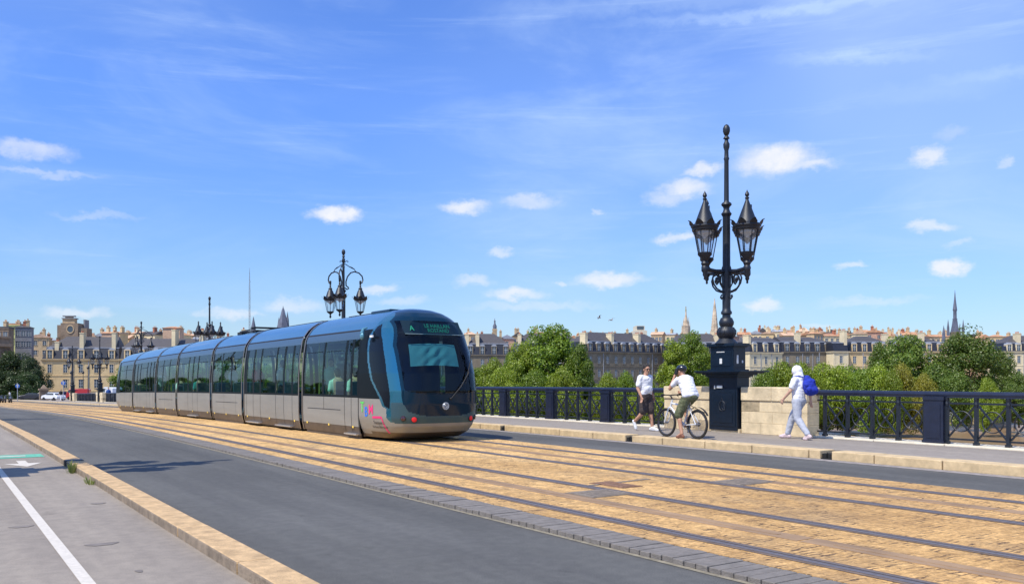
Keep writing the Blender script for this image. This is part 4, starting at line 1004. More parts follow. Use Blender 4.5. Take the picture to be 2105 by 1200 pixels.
for s in 'LR':
    limb(b, [J['ch']+V((0, 0, .04)), J['sh'+s], J['el'+s], J['wr'+s]], [.06, .055, .042, .027]); limb(b, [J['hp'+s], J['kn'+s], J['an'+s]], [.088, .055, .038])
    b.cone2(J['kn'+s].lerp(J['an'+s], .25)+V((0, -.012, 0)), J['kn'+s].lerp(J['an'+s], .6), .052, .04, 10)
    b.cone2(J['an'+s], J['to'+s], .036, .028, 10); hand(b, J['wr'+s], J['wr'+s]-J['el'+s]+V((0, -.08, -.1)), (1 if s == 'L' else -1, .6, 0) if False else (0, 1, 0), .5)
remesh(b, .0075, 'body', M_skin, man, 2)
b = MB(); ribs(b, J['pel']+V((0, 0, .03)), J['ch'], .195, .20, 1.15, ln=(1, 0, 0)); b.ball(J['pel']+V((0, .06, .14)), (.17, .125, .13))
for s in 'LR': limb(b, [J['ch']+V((0, 0, .02)), J['sh'+s]+V((0, 0, -.005)), J['sh'+s].lerp(J['el'+s], .72)], [.09, .070, .068])
remesh(b, .013, 'shirt', M_tee, man, 4)
b = MB(); b.ball(J['pel']-V((0, 0, .03)), (.178, .14, .12), 18, 12)
for s in 'LR': limb(b, [J['hp'+s], J['hp'+s].lerp(J['kn'+s], .9)], [.112, .108])
remesh(b, .012, 'shorts', M_short, man, 3)
shoe(J['anL'], J['toL'], man, M_shoe); shoe(J['anR'], J['toR'], man, M_shoe)
def hair(P, Rm, root, mt, back=0):
    b = MB(); b.ball(P(0, -.022, .052), (.084, .094, .082), 18, 14, rot=Rm); b.ball(P(0, -.055, .0), (.072, .06, .08), 14, 10, rot=Rm)
    for i in range(16): a = i*2.39; b.ball(P(.05*math.cos(a), -.03+.06*math.sin(a), .10), .028, 8, 6)
    return remesh(b, .01, 'hair', mt, root, 1)
hair(P, Rm, man, M_hair)
m = MB()
for s in (-1, 1): m.ball(P(s*.036, .088, .012), (.030, .010, .020), 14, 8, rot=Rm); m.tube([P(s*.064, .078, .016), P(s*.078, .0, .010)], .0045, 6)
m.tube([P(-.012, .096, .018), P(.012, .096, .018)], .005, 6); m.build('sunglasses', M_blk, man)
# ---- the hooded walker
X2, Y2 = 15.75, 12.36
w2 = empty('person', (X2, Y2, .15+zp(Y2)), 'walker with a white cloth over the head, white tee and grey sweatpants', 'person', .10)
K = .905
J = sc(dict(pel=(0, 0, .97), ch=(0, .03, 1.37), nk=(0, .04, 1.49), hd=(0, .07, 1.62), shL=(-.19, 0, 1.43), elL=(-.26, .07, 1.16), wrL=(-.24, .26, .98), shR=(.19, 0, 1.43), elR=(.24, -.14, 1.18), wrR=(.25, -.16, .93),
    hpL=(-.10, 0, .92), knL=(-.09, -.02, .50), anL=(-.09, -.30, .13), toL=(-.09, -.20, .035), hpR=(.10, 0, .92), knR=(.10, .24, .54), anR=(.10, .38, .10), toR=(.10, .57, .05)))
b = MB(); P, Rm = head(b, J['hd'], (-.1, 1, -.1)); limb(b, [J['ch'], J['nk'], J['hd']], [.075, .055, .052]); ribs(b, J['pel'], J['ch'], .14, .15, ln=(1, 0, 0))
for s in 'LR':
    limb(b, [J['ch']+V((0, 0, .04)), J['sh'+s], J['el'+s], J['wr'+s]], [.055, .05, .038, .026]); limb(b, [J['hp'+s], J['kn'+s], J['an'+s]], [.085, .053, .038])
    b.cone2(J['an'+s], J['to'+s], .036, .026, 10); hand(b, J['wr'+s], J['wr'+s]-J['el'+s]+V((0, 0, -.1)), (0, .4, 1) if s == 'L' else (0, 1, 0), .55)
remesh(b, .0075, 'body', M_skin2, w2, 2)
b = MB(); ribs(b, J['pel']+V((0, 0, .0)), J['ch'], .168, .172, 1.1, ln=(1, 0, 0))
for s in 'LR': limb(b, [J['ch']+V((0, 0, .02)), J['sh'+s]+V((0, 0, -.005)), J['sh'+s].lerp(J['el'+s], .6)], [.085, .068, .068])
remesh(b, .013, 'shirt', M_tee, w2, 4)
b = MB(); b.ball(J['pel']-V((0, 0, .03)), (.165, .135, .11), 18, 12)
for s in 'LR': limb(b, [J['hp'+s], J['kn'+s], J['kn'+s].lerp(J['an'+s], .92)], [.108, .080, .062]); 
for s in 'LR': b.ball(J['kn'+s].lerp(J['an'+s], .9), .062)
remesh(b, .012, 'sweatpants', M_sweat, w2, 3)
M_shoe2 = mat('pinkish_shoe', (.66, .52, .52), .6, var=.25, vs=40)
shoe(J['anL'], J['toL'], w2, M_shoe2, 'sandal'); shoe(J['anR'], J['toR'], w2, M_shoe2, 'sandal')
b = MB(); b.ball(P(0, -.018, .03), (.098, .112, .112), 18, 14, rot=Rm); b.cone2(P(0, -.05, -.02), J['nk']+V((0, -.05, -.03)), .085, .10); b.cone2(J['nk']+V((0, -.03, -.02)), J['nk']+V((-.03, -.10, -.20)), .11, .06)
b.cone2(P(0, -.03, -.05), J['nk']+V((0, .05, -.06)), .08, .085); b.cone2(J['nk']+V((-.07, .04, -.05)), J['nk']+V((-.08, .08, -.24)), .05, .028)
o = remesh(b, .011, 'head_cloth', M_tee, w2, 3)
# backpack, hanging on the right shoulder
bp_ = empty('backpack', (X2, Y2, .15+zp(Y2)), 'blue drawstring backpack on the hooded walker', 'backpack', .10)
M_bp = cloth('blue_nylon', (.012, .03, .33), .3, .9, 6)
b = MB(); b.ball((.07, -.20, 1.17), (.155, .13, .17), 18, 12); b.ball((.09, -.24, 1.07), (.16, .14, .12), 16, 10); b.ball((.05, -.17, 1.30), (.09, .07, .09)); 
for i in range(9): a = i*.7; b.ball((.07+.13*math.cos(a), -.25+.03*math.sin(a*3), 1.14+.13*math.sin(a)), .05)
remesh(b, .012, 'bag', M_bp, bp_, 2)
m = MB(); m.tube([(.06, -.16, 1.33), (.12, -.06, 1.385), (.14, .06, 1.36), (.15, .10, 1.2), (.14, .04, 1.02), (.12, -.12, .98)], .012, 6); m.tube([(.02, -.16, 1.33), (-.10, -.06, 1.385), (-.12, .08, 1.36), (-.14, .11, 1.2), (-.10, -.08, 1.0)], .010, 6); m.build('strap', M_bp, bp_)
# ---- bicycle
XB, YB_ = 13.93, 14.08; zg = .155+zp(14)
bike = empty('bicycle', (XB, YB_, zg), 'white mountain bicycle standing at the edge of the right pavement', 'bicycle', -.07)
M_tyre = mat('tyre_rubber', (.018, .017, .017), .8, bump=.4, bs=200); M_wf = mat('bike_white', (.75, .76, .78), .3, coat=.6); M_alu = mat('alloy', (.5, .5, .52), .3, .9); M_spk = mat('spoke', (.35, .35, .37), .4, .8)
r = .325; FW = V((0, .52, r)); RW = V((0, -.52, r))
def wheel(c, root):
    g = MB(); n = 40; g.tube([c+V((0, (r-.024)*math.cos(2*math.pi*i/n), (r-.024)*math.sin(2*math.pi*i/n))) for i in range(n)], .024, 8, True); w = g.build('wheel', M_tyre, root)
    g = MB(); g.tube([c+V((0, (r-.055)*math.cos(2*math.pi*i/n), (r-.055)*math.sin(2*math.pi*i/n))) for i in range(n)], .012, 6, True); g.build('rim', mat('rim_dark', (.12, .12, .13), .35, .7), w)
    g = MB()
    for i in range(28):
        a = 2*math.pi*i/28; g.bar(c+V((.03*(-1)**i, .02*math.cos(a+.9*(-1)**(i//2)), .02*math.sin(a+.9*(-1)**(i//2)))), c+V((0, (r-.06)*math.cos(a), (r-.06)*math.sin(a))), .003)
    g.tube([c+V((-.05, 0, 0)), c+V((.05, 0, 0))], .022, 10); g.build('spokes', M_spk, w, smooth=0)
wheel(FW, bike); wheel(RW, bike)
BB = V((0, -.08, .29)); ST_ = V((0, -.26, .76)); HT = V((0, .33, .80)); HB = V((0, .37, .68))
g = MB(); g.tube([HT-V((0, 0, .04)), ST_-V((0, 0, .06))], .019, 10); g.tube([HB, BB], .024, 10); g.tube([BB, ST_], .018, 10); g.tube([HT, HB], .024, 10)
for s in (-1, 1): g.tube([BB+V((s*.03, 0, 0)), RW+V((s*.055, 0, 0))], .011, 8); g.tube([ST_+V((s*.02, 0, -.08)), RW+V((s*.055, 0, 0))], .010, 8)
g.build('frame', M_wf, bike)
g = MB(); g.tube([HT+V((0, -.02, .05)), HB], .016, 8)
for s in (-1, 1): g.tube([HB+V((s*.05, .01, -.02)), HB.lerp(FW, .55)+V((s*.055, 0, 0))], .018, 8); g.tube([HB.lerp(FW, .5)+V((s*.055, 0, 0)), FW+V((s*.055, 0, 0))], .015, 8)
g.tube([HB+V((-.06, .01, -.02)), HB+V((.06, .01, -.02))], .02, 8); g.build('fork', M_wf, bike)
g = MB(); g.tube([HT+V((0, -.02, .05)), HT+V((0, .05, .14)), HT+V((0, .07, .14))], .016, 8); g.tube([(-.30, .33, .955), (-.12, .39, .95), (0, .40, .94), (.12, .39, .95), (.30, .33, .955)], .013, 8)
for s in (-1, 1): g.tube([(s*.30, .33, .955), (s*.19, .37, .952)], .019, 8); g.bar((s*.20, .40, .94), (s*.28, .42, .90), .01)
g.build('handlebar', M_blk, bike)
g = MB(); g.tube([ST_-V((0, 0, .1)), ST_+V((0, -.03, .12))], .014, 8); g.build('seat_post', M_alu, bike)
g = MB(); g.cone2((0, -.36, .90), (0, -.18, .90), .05, .025); g.cone2((-.05, -.40, .90), (.05, -.40, .90), .04, .04); remesh(g, .01, 'saddle', M_blk, bike, 2)
g = MB(); g.tube([BB+V((-.06, 0, 0)), BB+V((.06, 0, 0))], .02, 10)
n = 24; g.tube([BB+V((.045, .08*math.cos(2*math.pi*i/n), .08*math.sin(2*math.pi*i/n))) for i in range(n)], .008, 6, True)
g.bar(BB+V((-.07, 0, 0)), BB+V((-.07, .06, .16)), .014, .025); g.bar(BB+V((.07, 0, 0)), BB+V((.07, -.06, -.16)), .014, .025)
g.box(-.16, -.07, BB.y+.02, BB.y+.10, BB.z+.15, BB.z+.17); g.box(.07, .16, BB.y-.1, BB.y-.02, BB.z-.17, BB.z-.15); g.build('crank', M_alu, bike)
g = MB(); g.bar(BB+V((.045, 0, .08)), RW+V((.045, 0, .035)), .006); g.bar(BB+V((.045, 0, -.08)), RW+V((.045, 0, -.035)), .006); g.tube([RW+V((.04, .035*math.cos(i*.5), .035*math.sin(i*.5))) for i in range(13)], .012, 6, True); g.build('chain', M_blk, bike)
g = MB()
for i in range(9):
    a, c = .55+i*.17, .55+(i+1)*.17
    g.add([RW+V((-.03, -.375*math.cos(a), .375*math.sin(a))), RW+V((.03, -.375*math.cos(a), .375*math.sin(a))), RW+V((.03, -.375*math.cos(c), .375*math.sin(c))), RW+V((-.03, -.375*math.cos(c), .375*math.sin(c)))], [(0, 1, 2, 3)])
g.tube([RW+V((0, -.375*math.cos(.7), .375*math.sin(.7))), ST_+V((0, 0, -.02))], .008, 6); g.build('mudguard', M_blk, bike)
# ---- the cyclist, seated with one foot down
cy = empty('person', (XB, YB_, zg), 'cyclist in black helmet, white tee and green shorts with one foot on the kerb', 'person', -.07)
J = dict(pel=V((-.02, -.31, .95)), ch=V((-.03, -.14, 1.29)), nk=V((-.03, -.09, 1.385)), hd=V((-.05, -.03, 1.485)), shL=V((-.21, -.12, 1.31)), elL=V((-.25, .10, 1.09)), wrL=V((-.14, .10, 1.32)), shR=V((.16, -.12, 1.31)), elR=V((.25, .08, 1.11)), wrR=V((.25, .27, 1.00)),
    hpL=V((-.11, -.30, .93)), knL=V((-.19, -.12, .52)), anL=V((-.20, -.24, .12)), toL=V((-.22, -.10, .04)), hpR=V((.08, -.30, .93)), knR=V((.11, .06, .70)), anR=V((.11, -.10, .32)), toR=V((.12, .05, .26)))
b = MB(); P, Rm = head(b, J['hd'], (-.25, 1, .02)); limb(b, [J['ch'], J['nk'], J['hd']], [.075, .056, .052]); ribs(b, J['pel'], J['ch'], .145, .155, ln=(1, 0, 0))
for s in 'LR':
    limb(b, [J['ch']+V((0, 0, .02)), J['sh'+s], J['el'+s], J['wr'+s]], [.055, .052, .040, .027]); limb(b, [J['hp'+s], J['kn'+s], J['an'+s]], [.09, .056, .037])
    b.cone2(J['kn'+s].lerp(J['an'+s], .25)+V((0, -.015, 0)), J['kn'+s].lerp(J['an'+s], .6), .052, .04, 10); b.cone2(J['an'+s], J['to'+s], .034, .026, 10)
hand(b, J['wrL'], (.35, .05, .9), (0, -.9, .2), 1.0); hand(b, J['wrR'], (.0, .9, -.2), (-1, .2, 0), 1.1)
remesh(b, .0075, 'body', M_skin, cy, 2)
b = MB(); ribs(b, J['pel']+V((0, -.01, .0)), J['ch'], .185, .185, 1.2, ln=(1, 0, 0))
for s in 'LR': limb(b, [J['ch']+V((0, 0, .0)), J['sh'+s]+V((0, 0, -.01)), J['sh'+s].lerp(J['el'+s], .6)], [.08, .060, .060])
remesh(b, .013, 'shirt', M_tee, cy, 4)
M_camo = mat('camo_green', (.055, .075, .03), .9, vs=16, c2=(.20, .20, .11), bump=.4, bs=12)
b = MB(); b.ball(J['pel']-V((0, 0, .04)), (.17, .145, .11), 18, 12)
for s in 'LR': limb(b, [J['hp'+s], J['hp'+s].lerp(J['kn'+s], .98)], [.112, .100])
remesh(b, .012, 'shorts', M_camo, cy, 3)
M_sand = mat('brown_sandal', (.20, .08, .05), .7)
for s in 'LR': shoe(J['an'+s]-V((0, 0, .03)), J['to'+s], cy, M_sand, 'sandal', .82)
b = MB(); b.ball(P(0, -.022, .055), (.098, .122, .085), 20, 14, rot=Rm); b.cone2(P(-.05, .07, .035), P(.05, .07, .035), .022, .022); b.cone2(P(-.04, -.09, .01), P(.04, -.09, .01), .03, .03); hl = remesh(b, .009, 'helmet', mat('helmet_black', (.012, .014, .02), .3, coat=.4), cy, 2)
m = MB(); m.tube([P(-.075, .0, .02), P(-.07, .03, -.06), P(0, .05, -.115), P(.07, .03, -.06), P(.075, 0, .02)], .005, 6); m.build('chin_strap', M_blk, cy)
m = MB(); m.box(-.012, .012, -.04, .04, -.07, .07); ph = m.build('mobile_phone', M_blk, None, bevel=.006)
tag(ph, 'black mobile phone the helmeted cyclist holds to the cheek', 'phone'); ph.location = V((XB, YB_, zg))+Matrix.Rotation(-.07, 3, 'Z') @ V((-.14, .02, 1.47)); ph.rotation_euler = (.2, .1, .0)
# ---- coarse people: passengers and far walkers
def simple(shirt, legs, skin=None, sit=False, stride=.18):
    m = MB()
    if sit:
        m.cone2((0, 0, .55), (0, -.04, 1.0), .14, .17); m.cone2((-.08, 0, .5), (-.09, .4, .5), .08, .06); m.cone2((.08, 0, .5), (.09, .4, .5), .08, .06); m.cone2((-.09, .4, .5), (-.09, .4, .1), .06, .04); m.cone2((.09, .4, .5), (.09, .4, .1), .06, .04)
        z = 1.02
    else:
        m.cone2((0, 0, .95), (0, 0, 1.32), .13, .16)
        for s, q in ((-1, stride), (1, -stride)): m.cone2((s*.08, 0, .9), (s*.08, q*.5, .48), .085, .06); m.cone2((s*.08, q*.5, .48), (s*.08, q, .06), .055, .04); m.cone2((s*.08, q, .05), (s*.08, q+.14, .04), .04, .03)
        z = 1.35
    for s, q in ((-1, -.1), (1, .12)): m.cone2((s*.18, 0, z), (s*.23, q*.4, z-.27), .05, .04); m.cone2((s*.23, q*.4, z-.27), (s*.22, q+.1, z-.5), .038, .026); m.ball((s*.22, q+.12, z-.56), (.03, .04, .06))
    m.cone2((0, 0, z), (0, .02, z+.16), .055, .05); m.ball((0, .03, z+.25), (.078, .092, .115)); m.ball((0, .12, z+.24), (.014, .02, .02))
    root = remesh(m, .022, 'person', M_skin2, None, 2)
    m = MB(); m.cone2((0, 0, z-.36), (0, 0, z-.03), .155, .18); 
    for s, q in ((-1, -.1), (1, .12)): m.cone2((s*.17, 0, z), (s*.22, q*.3, z-.2), .07, .065)
    remesh(m, .025, 'shirt', shirt, root, 2)
    m = MB(); m.ball((0, 0, z-.42), (.16, .14, .12))
    if sit:
        for s in (-1, 1): m.cone2((s*.08, 0, .5), (s*.09, .38, .5), .1, .08); m.cone2((s*.09, .4, .5), (s*.09, .4, .14), .075, .055)
    else:
        for s, q in ((-1, stride), (1, -stride)): m.cone2((s*.08, 0, .88), (s*.08, q*.5, .48), .10, .078); m.cone2((s*.08, q*.5, .48), (s*.08, q, .1), .075, .055)
    remesh(m, .025, 'trousers', legs, root, 2)
    m = MB(); m.ball((0, .0, z+.29), (.088, .10, .10)); m.ball((0, -.04, z+.22), (.08, .07, .1)); m.build('hair', M_hair, root)
    return root
CL = {k: cloth('cloth_'+k, v, .1, .3) for k, v in dict(mint=(.60, .88, .70), teal=(.10, .45, .45), red=(.55, .03, .04), navy=(.02, .03, .09), white=(.75, .75, .75), brown=(.16, .09, .06), blue=(.03, .09, .30), khaki=(.35, .3, .2), black=(.015, .015, .018), jeans=(.05, .09, .2), pale=(.65, .66, .7)).items()}
pas = [(-.62, 21.95, 'mint', 'jeans', True, 0, 'tram passenger in pale green shirt sitting in the first window behind the cab'), (-.60, 20.85, 'mint', 'black', True, .3, 'tram passenger in pale green top sitting nearest the tram cab'),
       (-.35, 29.6, 'red', 'jeans', False, 1.2, 'tram passenger in red shirt standing in the fifth car section'), (.1, 30.9, 'khaki', 'black', False, 2.0, 'tram passenger in khaki top behind the passenger in red'),
       (-.4, 26.9, 'white', 'jeans', False, .4, 'tram passenger in white shirt standing by a door of the second section behind the cab'), (.2, 24.4, 'mint', 'khaki', False, 2.6, 'tram passenger in pale green shirt standing at the door beside the front section'),
       (-.5, 36.6, 'teal', 'black', True, 0, 'tram passenger in teal shirt sitting in the middle section'), (.1, 34.0, 'white', 'navy', False, 1.0, 'tram passenger in white top standing at the middle door'),
       (-.5, 39.6, 'mint', 'black', True, 0, 'tram passenger in pale green shirt sitting behind the middle section'), (-.4, 44.0, 'pale', 'jeans', False, 2.2, 'tram passenger in pale top standing in the second section from the tail'), (-.5, 48.5, 'navy', 'black', True, 0, 'tram passenger in navy top sitting in the tail section')]
for (dx, y, s, l, sit, rz, lab) in pas:
    o = simple(CL[s], CL[l], sit=sit, stride=.05); o.location = (XC+dx, y, .36+zp(y)); o.rotation_euler.z = rz; tag(o, lab, 'person', 'tram passengers')
def gnd(px, py, z):   # point on a level z seen at pixel
    d = pdir(px, py); t = (z-EYE)/d.z; return Vector((0, 0, EYE))+d*t
for (px, Y, X_, s, l, rz, h, lab) in [(125, 0, 0, 'black', 'white', 2.6, 23, 'small distant walker in dark top and white trousers left of the farthest lamp post'), (133, 0, 0, 'navy', 'brown', 3.0, 20, 'small distant walker in navy right behind the one in white trousers'),
      (148, 0, 0, 'brown', 'khaki', .3, 25, 'small distant walker in brown at the foot of the farthest lamp post'), (223, 0, 0, 'blue', 'black', 2.9, 30, 'distant walker in blue top and black shorts just left of the tram tail'), (20, 0, 0, 'white', 'jeans', 1.0, 17, 'tiny distant figure in white top near the left edge'), (164, 0, 0, 'pale', 'black', 1.0, 15, 'tiny distant figure in pale top by the dark railing left of the tram')]:
    dep = 1.68*F/h; q = at(px, 778, dep); o = simple(CL[s], CL[l]); o.location = (q.x, q.y, max(zp(q.y)+.12, -5.2) if q.y < 300 else -5); o.rotation_euler.z = rz; tag(o, lab, 'person', 'distant walkers at the bridge end')
# ================================================================ LAND, WATER
GZ = -4.9
def bank(x): return 131 - max(0, min(x-140, 260))*.33
M_water = mat('river_water', (.30, .19, .10), .28, var=.12, vs=.06, bump=.5, bs=1.5, stretch=(1, .35, 1))
m = MB(); m.add([(-3000, -1500, -8.5), (3000, -1500, -8.5), (3000, 140, -8.5), (-3000, 140, -8.5)], [(0, 1, 2, 3)]); struct(m, 'river', M_water)
M_grass = mat('bank_grass', (.06, .085, .025), .95, vs=.25, c2=(.13, .13, .05), bump=.6, bs=3)
m = MB(); xs = list(range(-700, 1500, 20)); off = [0, 4, 9, 16, 26]; zz_ = [-9, -8.2, -7.4, -6.3, -5.2]
vs = []; fs = []
for x in xs:
    for o_, z in zip(off, zz_): vs.append((x, bank(x)+o_+1.5*math.sin(x*.13), z+.3*math.sin(x*.21+o_)))
for i in range(len(xs)-1):
    for j in range(4): a = i*5+j; fs.append((a, a+5, a+6, a+1))
m.add(vs, fs); struct(m, 'river_bank', M_grass, smooth=60)
M_quay = mat('quay_ground', (.26, .24, .21), .9, var=.2, vs=.15)
m = MB(); m.add([(-3000, 60, -9.2), (4000, 60, -9.2)], [])
vs = [(-4000, 150, -5.22), (140, 150, -5.22), (400, 66, -5.22), (5000, 66, -5.22), (5000, 6000, -5.22), (-4000, 6000, -5.22)]
m = MB(); m.add(vs, [(0, 1, 2, 3, 4, 5)]); struct(m, 'ground', M_quay)
m = MB(); m.psheet(-14, -1.62, -.02, 132, 300); m.psheet(17.4, 34, -.02, 140, 300); struct(m, 'square_paving', M_pave)
# ================================================================ TREES
lm = {'k': leafmat('leaf_deep', (.025, .055, .014), (.07, .105, .022)), 'g': leafmat('leaf_green', (.095, .17, .010), (.22, .31, .02)), 'y': leafmat('leaf_yellowgreen', (.13, .19, .02), (.24, .28, .04)), 'd': leafmat('leaf_dark', (.07, .14, .016), (.18, .24, .028)),
      'b': leafmat('leaf_bright', (.16, .25, .012), (.33, .40, .03)), 'o': leafmat('leaf_ochre', (.22, .22, .02), (.38, .35, .04))}
M_bark = mat('bark', (.16, .11, .07), .9, var=.3, vs=6); M_barkp = mat('bark_pale', (.34, .25, .15), .9, var=.2, vs=6)
def leaf_mesh(name, H, Rr, n, nb, base=.12, size=.42, top=.35, seed=0):
    g = np.random.default_rng(seed); u = g.normal(size=(nb, 3)); u /= np.linalg.norm(u, axis=1)[:, None]
    rad = g.uniform(.25, .93, nb)**.55; zc = H*(base+1)/2; hz = H*(1-base)/2
    c = u*rad[:, None]; cc = np.stack([c[:, 0]*Rr, c[:, 1]*Rr, zc+c[:, 2]*hz], 1)
    t = (cc[:, 2]-H*base)/(H*(1-base)); w = np.interp(t, [0, .25, .6, 1], [.72, 1.0, .88, top]); cc[:, :2] *= w[:, None]
    br = g.uniform(.16, .30, nb)*Rr+.35
    k = g.integers(0, nb, n); d = g.normal(size=(n, 3)); d /= np.linalg.norm(d, axis=1)[:, None]
    p = cc[k]+d*(br[k]*g.uniform(.45, 1.1, n)**.6)[:, None]*np.array([1, 1, .75])
    nr = d+g.normal(size=(n, 3))*.55+np.array([0, 0, .35]); nr /= np.linalg.norm(nr, axis=1)[:, None]
    a = np.cross(nr, g.normal(size=(n, 3))); a /= np.linalg.norm(a, axis=1)[:, None]; b = np.cross(nr, a)
    s = size*g.uniform(.55, 1.15, n)[:, None]*.5
    v = np.stack([p-a*s-b*s*.55, p+a*s-b*s*.55, p+a*s*.8+b*s*.75, p-a*s*.6+b*s*.8], 1).reshape(-1, 3)
    me = bpy.data.meshes.new(name); me.vertices.add(4*n); me.vertices.foreach_set('co', v.ravel()); me.loops.add(4*n); me.loops.foreach_set('vertex_index', np.arange(4*n)); me.polygons.add(n)
    me.polygons.foreach_set('loop_start', np.arange(0, 4*n, 4)); me.polygons.foreach_set('loop_total', np.full(n, 4)); me.update(); me.validate()
    return me, cc
def trunk_mb(H, cc, base, seed, nl=14, r0=.32):
    g = random.Random(seed); m = MB(); x = 0; y = 0; P = [(0, 0, -.6)]
    for i in range(5): x += g.uniform(-.3, .3); y += g.uniform(-.3, .3); P.append((x, y, H*(.08+.62*(i+1)/5)))
    m.tube(P, [r0*1.3, r0, r0*.8, r0*.6, r0*.42, r0*.2], 8)
    idx = g.sample(range(len(cc)), min(nl, len(cc)))
    for i in idx:
        e = Vector(cc[i]); z0 = max(H*.12, e.z*.55); t = min(1, z0/(H*.7)); s = Vector((x*t, y*t, z0)); md = s.lerp(e, .5)+Vector((0, 0, .06*H*.3)); m.tube([s, md, e], [r0*.38, r0*.2, .04], 6)
    return m
PROTO = {}
def proto(key, H, Rr, n, nb, base, size, top, seed, r0=.3):
    me, cc = leaf_mesh('crown', H, Rr, n, nb, base, size, top, seed); tm = trunk_mb(H, cc, base, seed, r0=r0); o = tm.build('trunk', M_bark); td = o.data; bpy.data.objects.remove(o); PROTO[key] = (me, td, H, Rr)
proto('round', 18, 7, 30000, 85, .04, .36, .5, 1); proto('loose', 18, 6.5, 20000, 60, .08, .38, .42, 2); proto('tall', 18, 4.6, 18000, 56, .04, .34, .45, 3)
proto('willow', 10, 6.5, 19000, 60, -.02, .32, .62, 4, .2); proto('bush', 5, 3.2, 5000, 26, -.05, .28, .7, 5, .1); proto('big', 20, 8.5, 24000, 90, .08, .38, .55, 6)
def tree(kind, px, ytop, wpx, depth, leaf, lab, name='tree', grp='trees along the far bank', gz=None, bark=None):
    q = at(px, 778, depth); 
    if gz is None: gz = -5.3 if q.y > bank(q.x)+24 else -7.2
    me, td, H, Rr = PROTO[kind]; h = (778-ytop)/F*depth+EYE-gz; w = wpx/F*depth
    e = empty(name, (q.x, q.y, gz), lab, 'tree' if name == 'tree' else 'shrub', random.uniform(0, 6.28), grp)
    e.scale = (w/(2*Rr)*1.16,)*2+(h/H*1.0,)
    md = me.copy() if False else me
    c = bpy.data.objects.new('crown', md.copy() if leaf != 'g' else md); 
    if leaf != 'g' or not md.materials: pass
    c.data = CROWN(kind, leaf); col.objects.link(c); c.parent = e
    t = bpy.data.objects.new('trunk', td if not bark else TRUNKP(kind)); col.objects.link(t); t.parent = e
    return e
_cr = {}
def CROWN(kind, leaf):
    if (kind, leaf) not in _cr: m_ = PROTO[kind][0].copy(); m_.materials.clear(); m_.materials.append(lm[leaf]); _cr[(kind, leaf)] = m_
    return _cr[(kind, leaf)]
_tr = {}
def TRUNKP(kind):
    if kind not in _tr: m_ = PROTO[kind][1].copy(); m_.materials.clear(); m_.materials.append(M_barkp); _tr[kind] = m_
    return _tr[kind]
_u = 'first second third fourth fifth sixth seventh eighth ninth'.split(); _t = ['tenth','eleventh','twelfth','thirteenth','fourteenth','fifteenth','sixteenth','seventeenth','eighteenth','nineteenth']
WD = _u+_t+['twentieth']+['twenty-'+w for w in _u]+['thirtieth']+['thirty-'+w for w in _u]+['fortieth']+['forty-'+w for w in _u]
T = [('round', 1130, 669, 150, 172, 'g', 'largest round green tree between the tram and the long slate roofed building'),
 ('loose', 1190, 702, 60, 166, 'g', 'green tree at the right edge of the largest tree, left of the slate roofed building'),
 ('round', 1072, 704, 80, 168, 'b', 'bright green tree left of the largest round tree'), ('loose', 1012, 733, 66, 160, 'b', 'low yellow green tree just right of the tram nose'),
 ('loose', 1050, 722, 44, 190, 'g', 'slim green tree between the low tree by the tram and the bright one'), ('willow', 1245, 770, 64, 152, 'b', 'small bright tree below the left end of the grey slate building'),
 ('willow', 1290, 768, 56, 158, 'g', 'small green tree below the middle of the grey slate building, behind the walking man'),
 ('tall', 1385, 690, 60, 165, 'b', 'bright green left half of the tree pair behind the cyclist'), ('round', 1418, 684, 84, 170, 'g', 'big green tree behind the cyclist, left of the lamp post'), ('tall', 1446, 700, 46, 176, 'b', 'bright green tree touching the left side of the lamp pedestal'),
 ('willow', 1612, 748, 104, 158, 'b', 'bright green willow behind the stone wall just right of the lamp post'), ('willow', 1690, 752, 100, 156, 'b', 'bright green willow right above the hooded walker'), ('willow', 1752, 757, 90, 160, 'g', 'green bushy tree in the middle of the row right of the hooded walker'),
 ('willow', 1805, 757, 80, 150, 'b', 'green bushy tree left of the ochre leaved tree'), ('willow', 1858, 752, 70, 150, 'o', 'ochre yellow tree standing out among the green ones on the bank'),
 ('round', 1860, 690, 130, 185, 'd', 'dark green broad tree left of the tree with the pale trunk'), ('round', 1815, 706, 70, 195, 'd', 'dark green tree at the left end of the dark clump'),
 ('loose', 1930, 745, 90, 176, 'd', 'dark low tree between the two large dark crowns'),
 ('round', 2062, 722, 70, 190, 'd', 'dark tree right of the pale trunked tree'), ('willow', 2030, 780, 50, 150, 'b', 'small bright shrub like tree above the river pontoon'), ('loose', 2095, 765, 60, 160, 'd', 'dark green tree at the right edge of the photo'), ('willow', 1970, 770, 80, 168, 'd', 'dark low tree at the foot of the pale trunked tree'), ('loose', 2085, 785, 60, 150, 'd', 'low dark shrub like tree right of the pontoon'),
 ('round', 32, 724, 90, 215, 'k', 'dark green tree at left in front of the grey apartment block'), ('round', 64, 736, 62, 205, 'k', 'dark green tree left of the slate roofed building, rightmost of the left clump'), ('round', 4, 762, 60, 190, 'k', 'lower tree at the left edge of the photo'), ('willow', 62, 768, 66, 196, 'k', 'low bushy tree at the foot of the left clump'), ('willow', 28, 776, 70, 190, 'k', 'lowest bush like tree in the left clump above the parked scooters')]
for t in T: tree(*t)
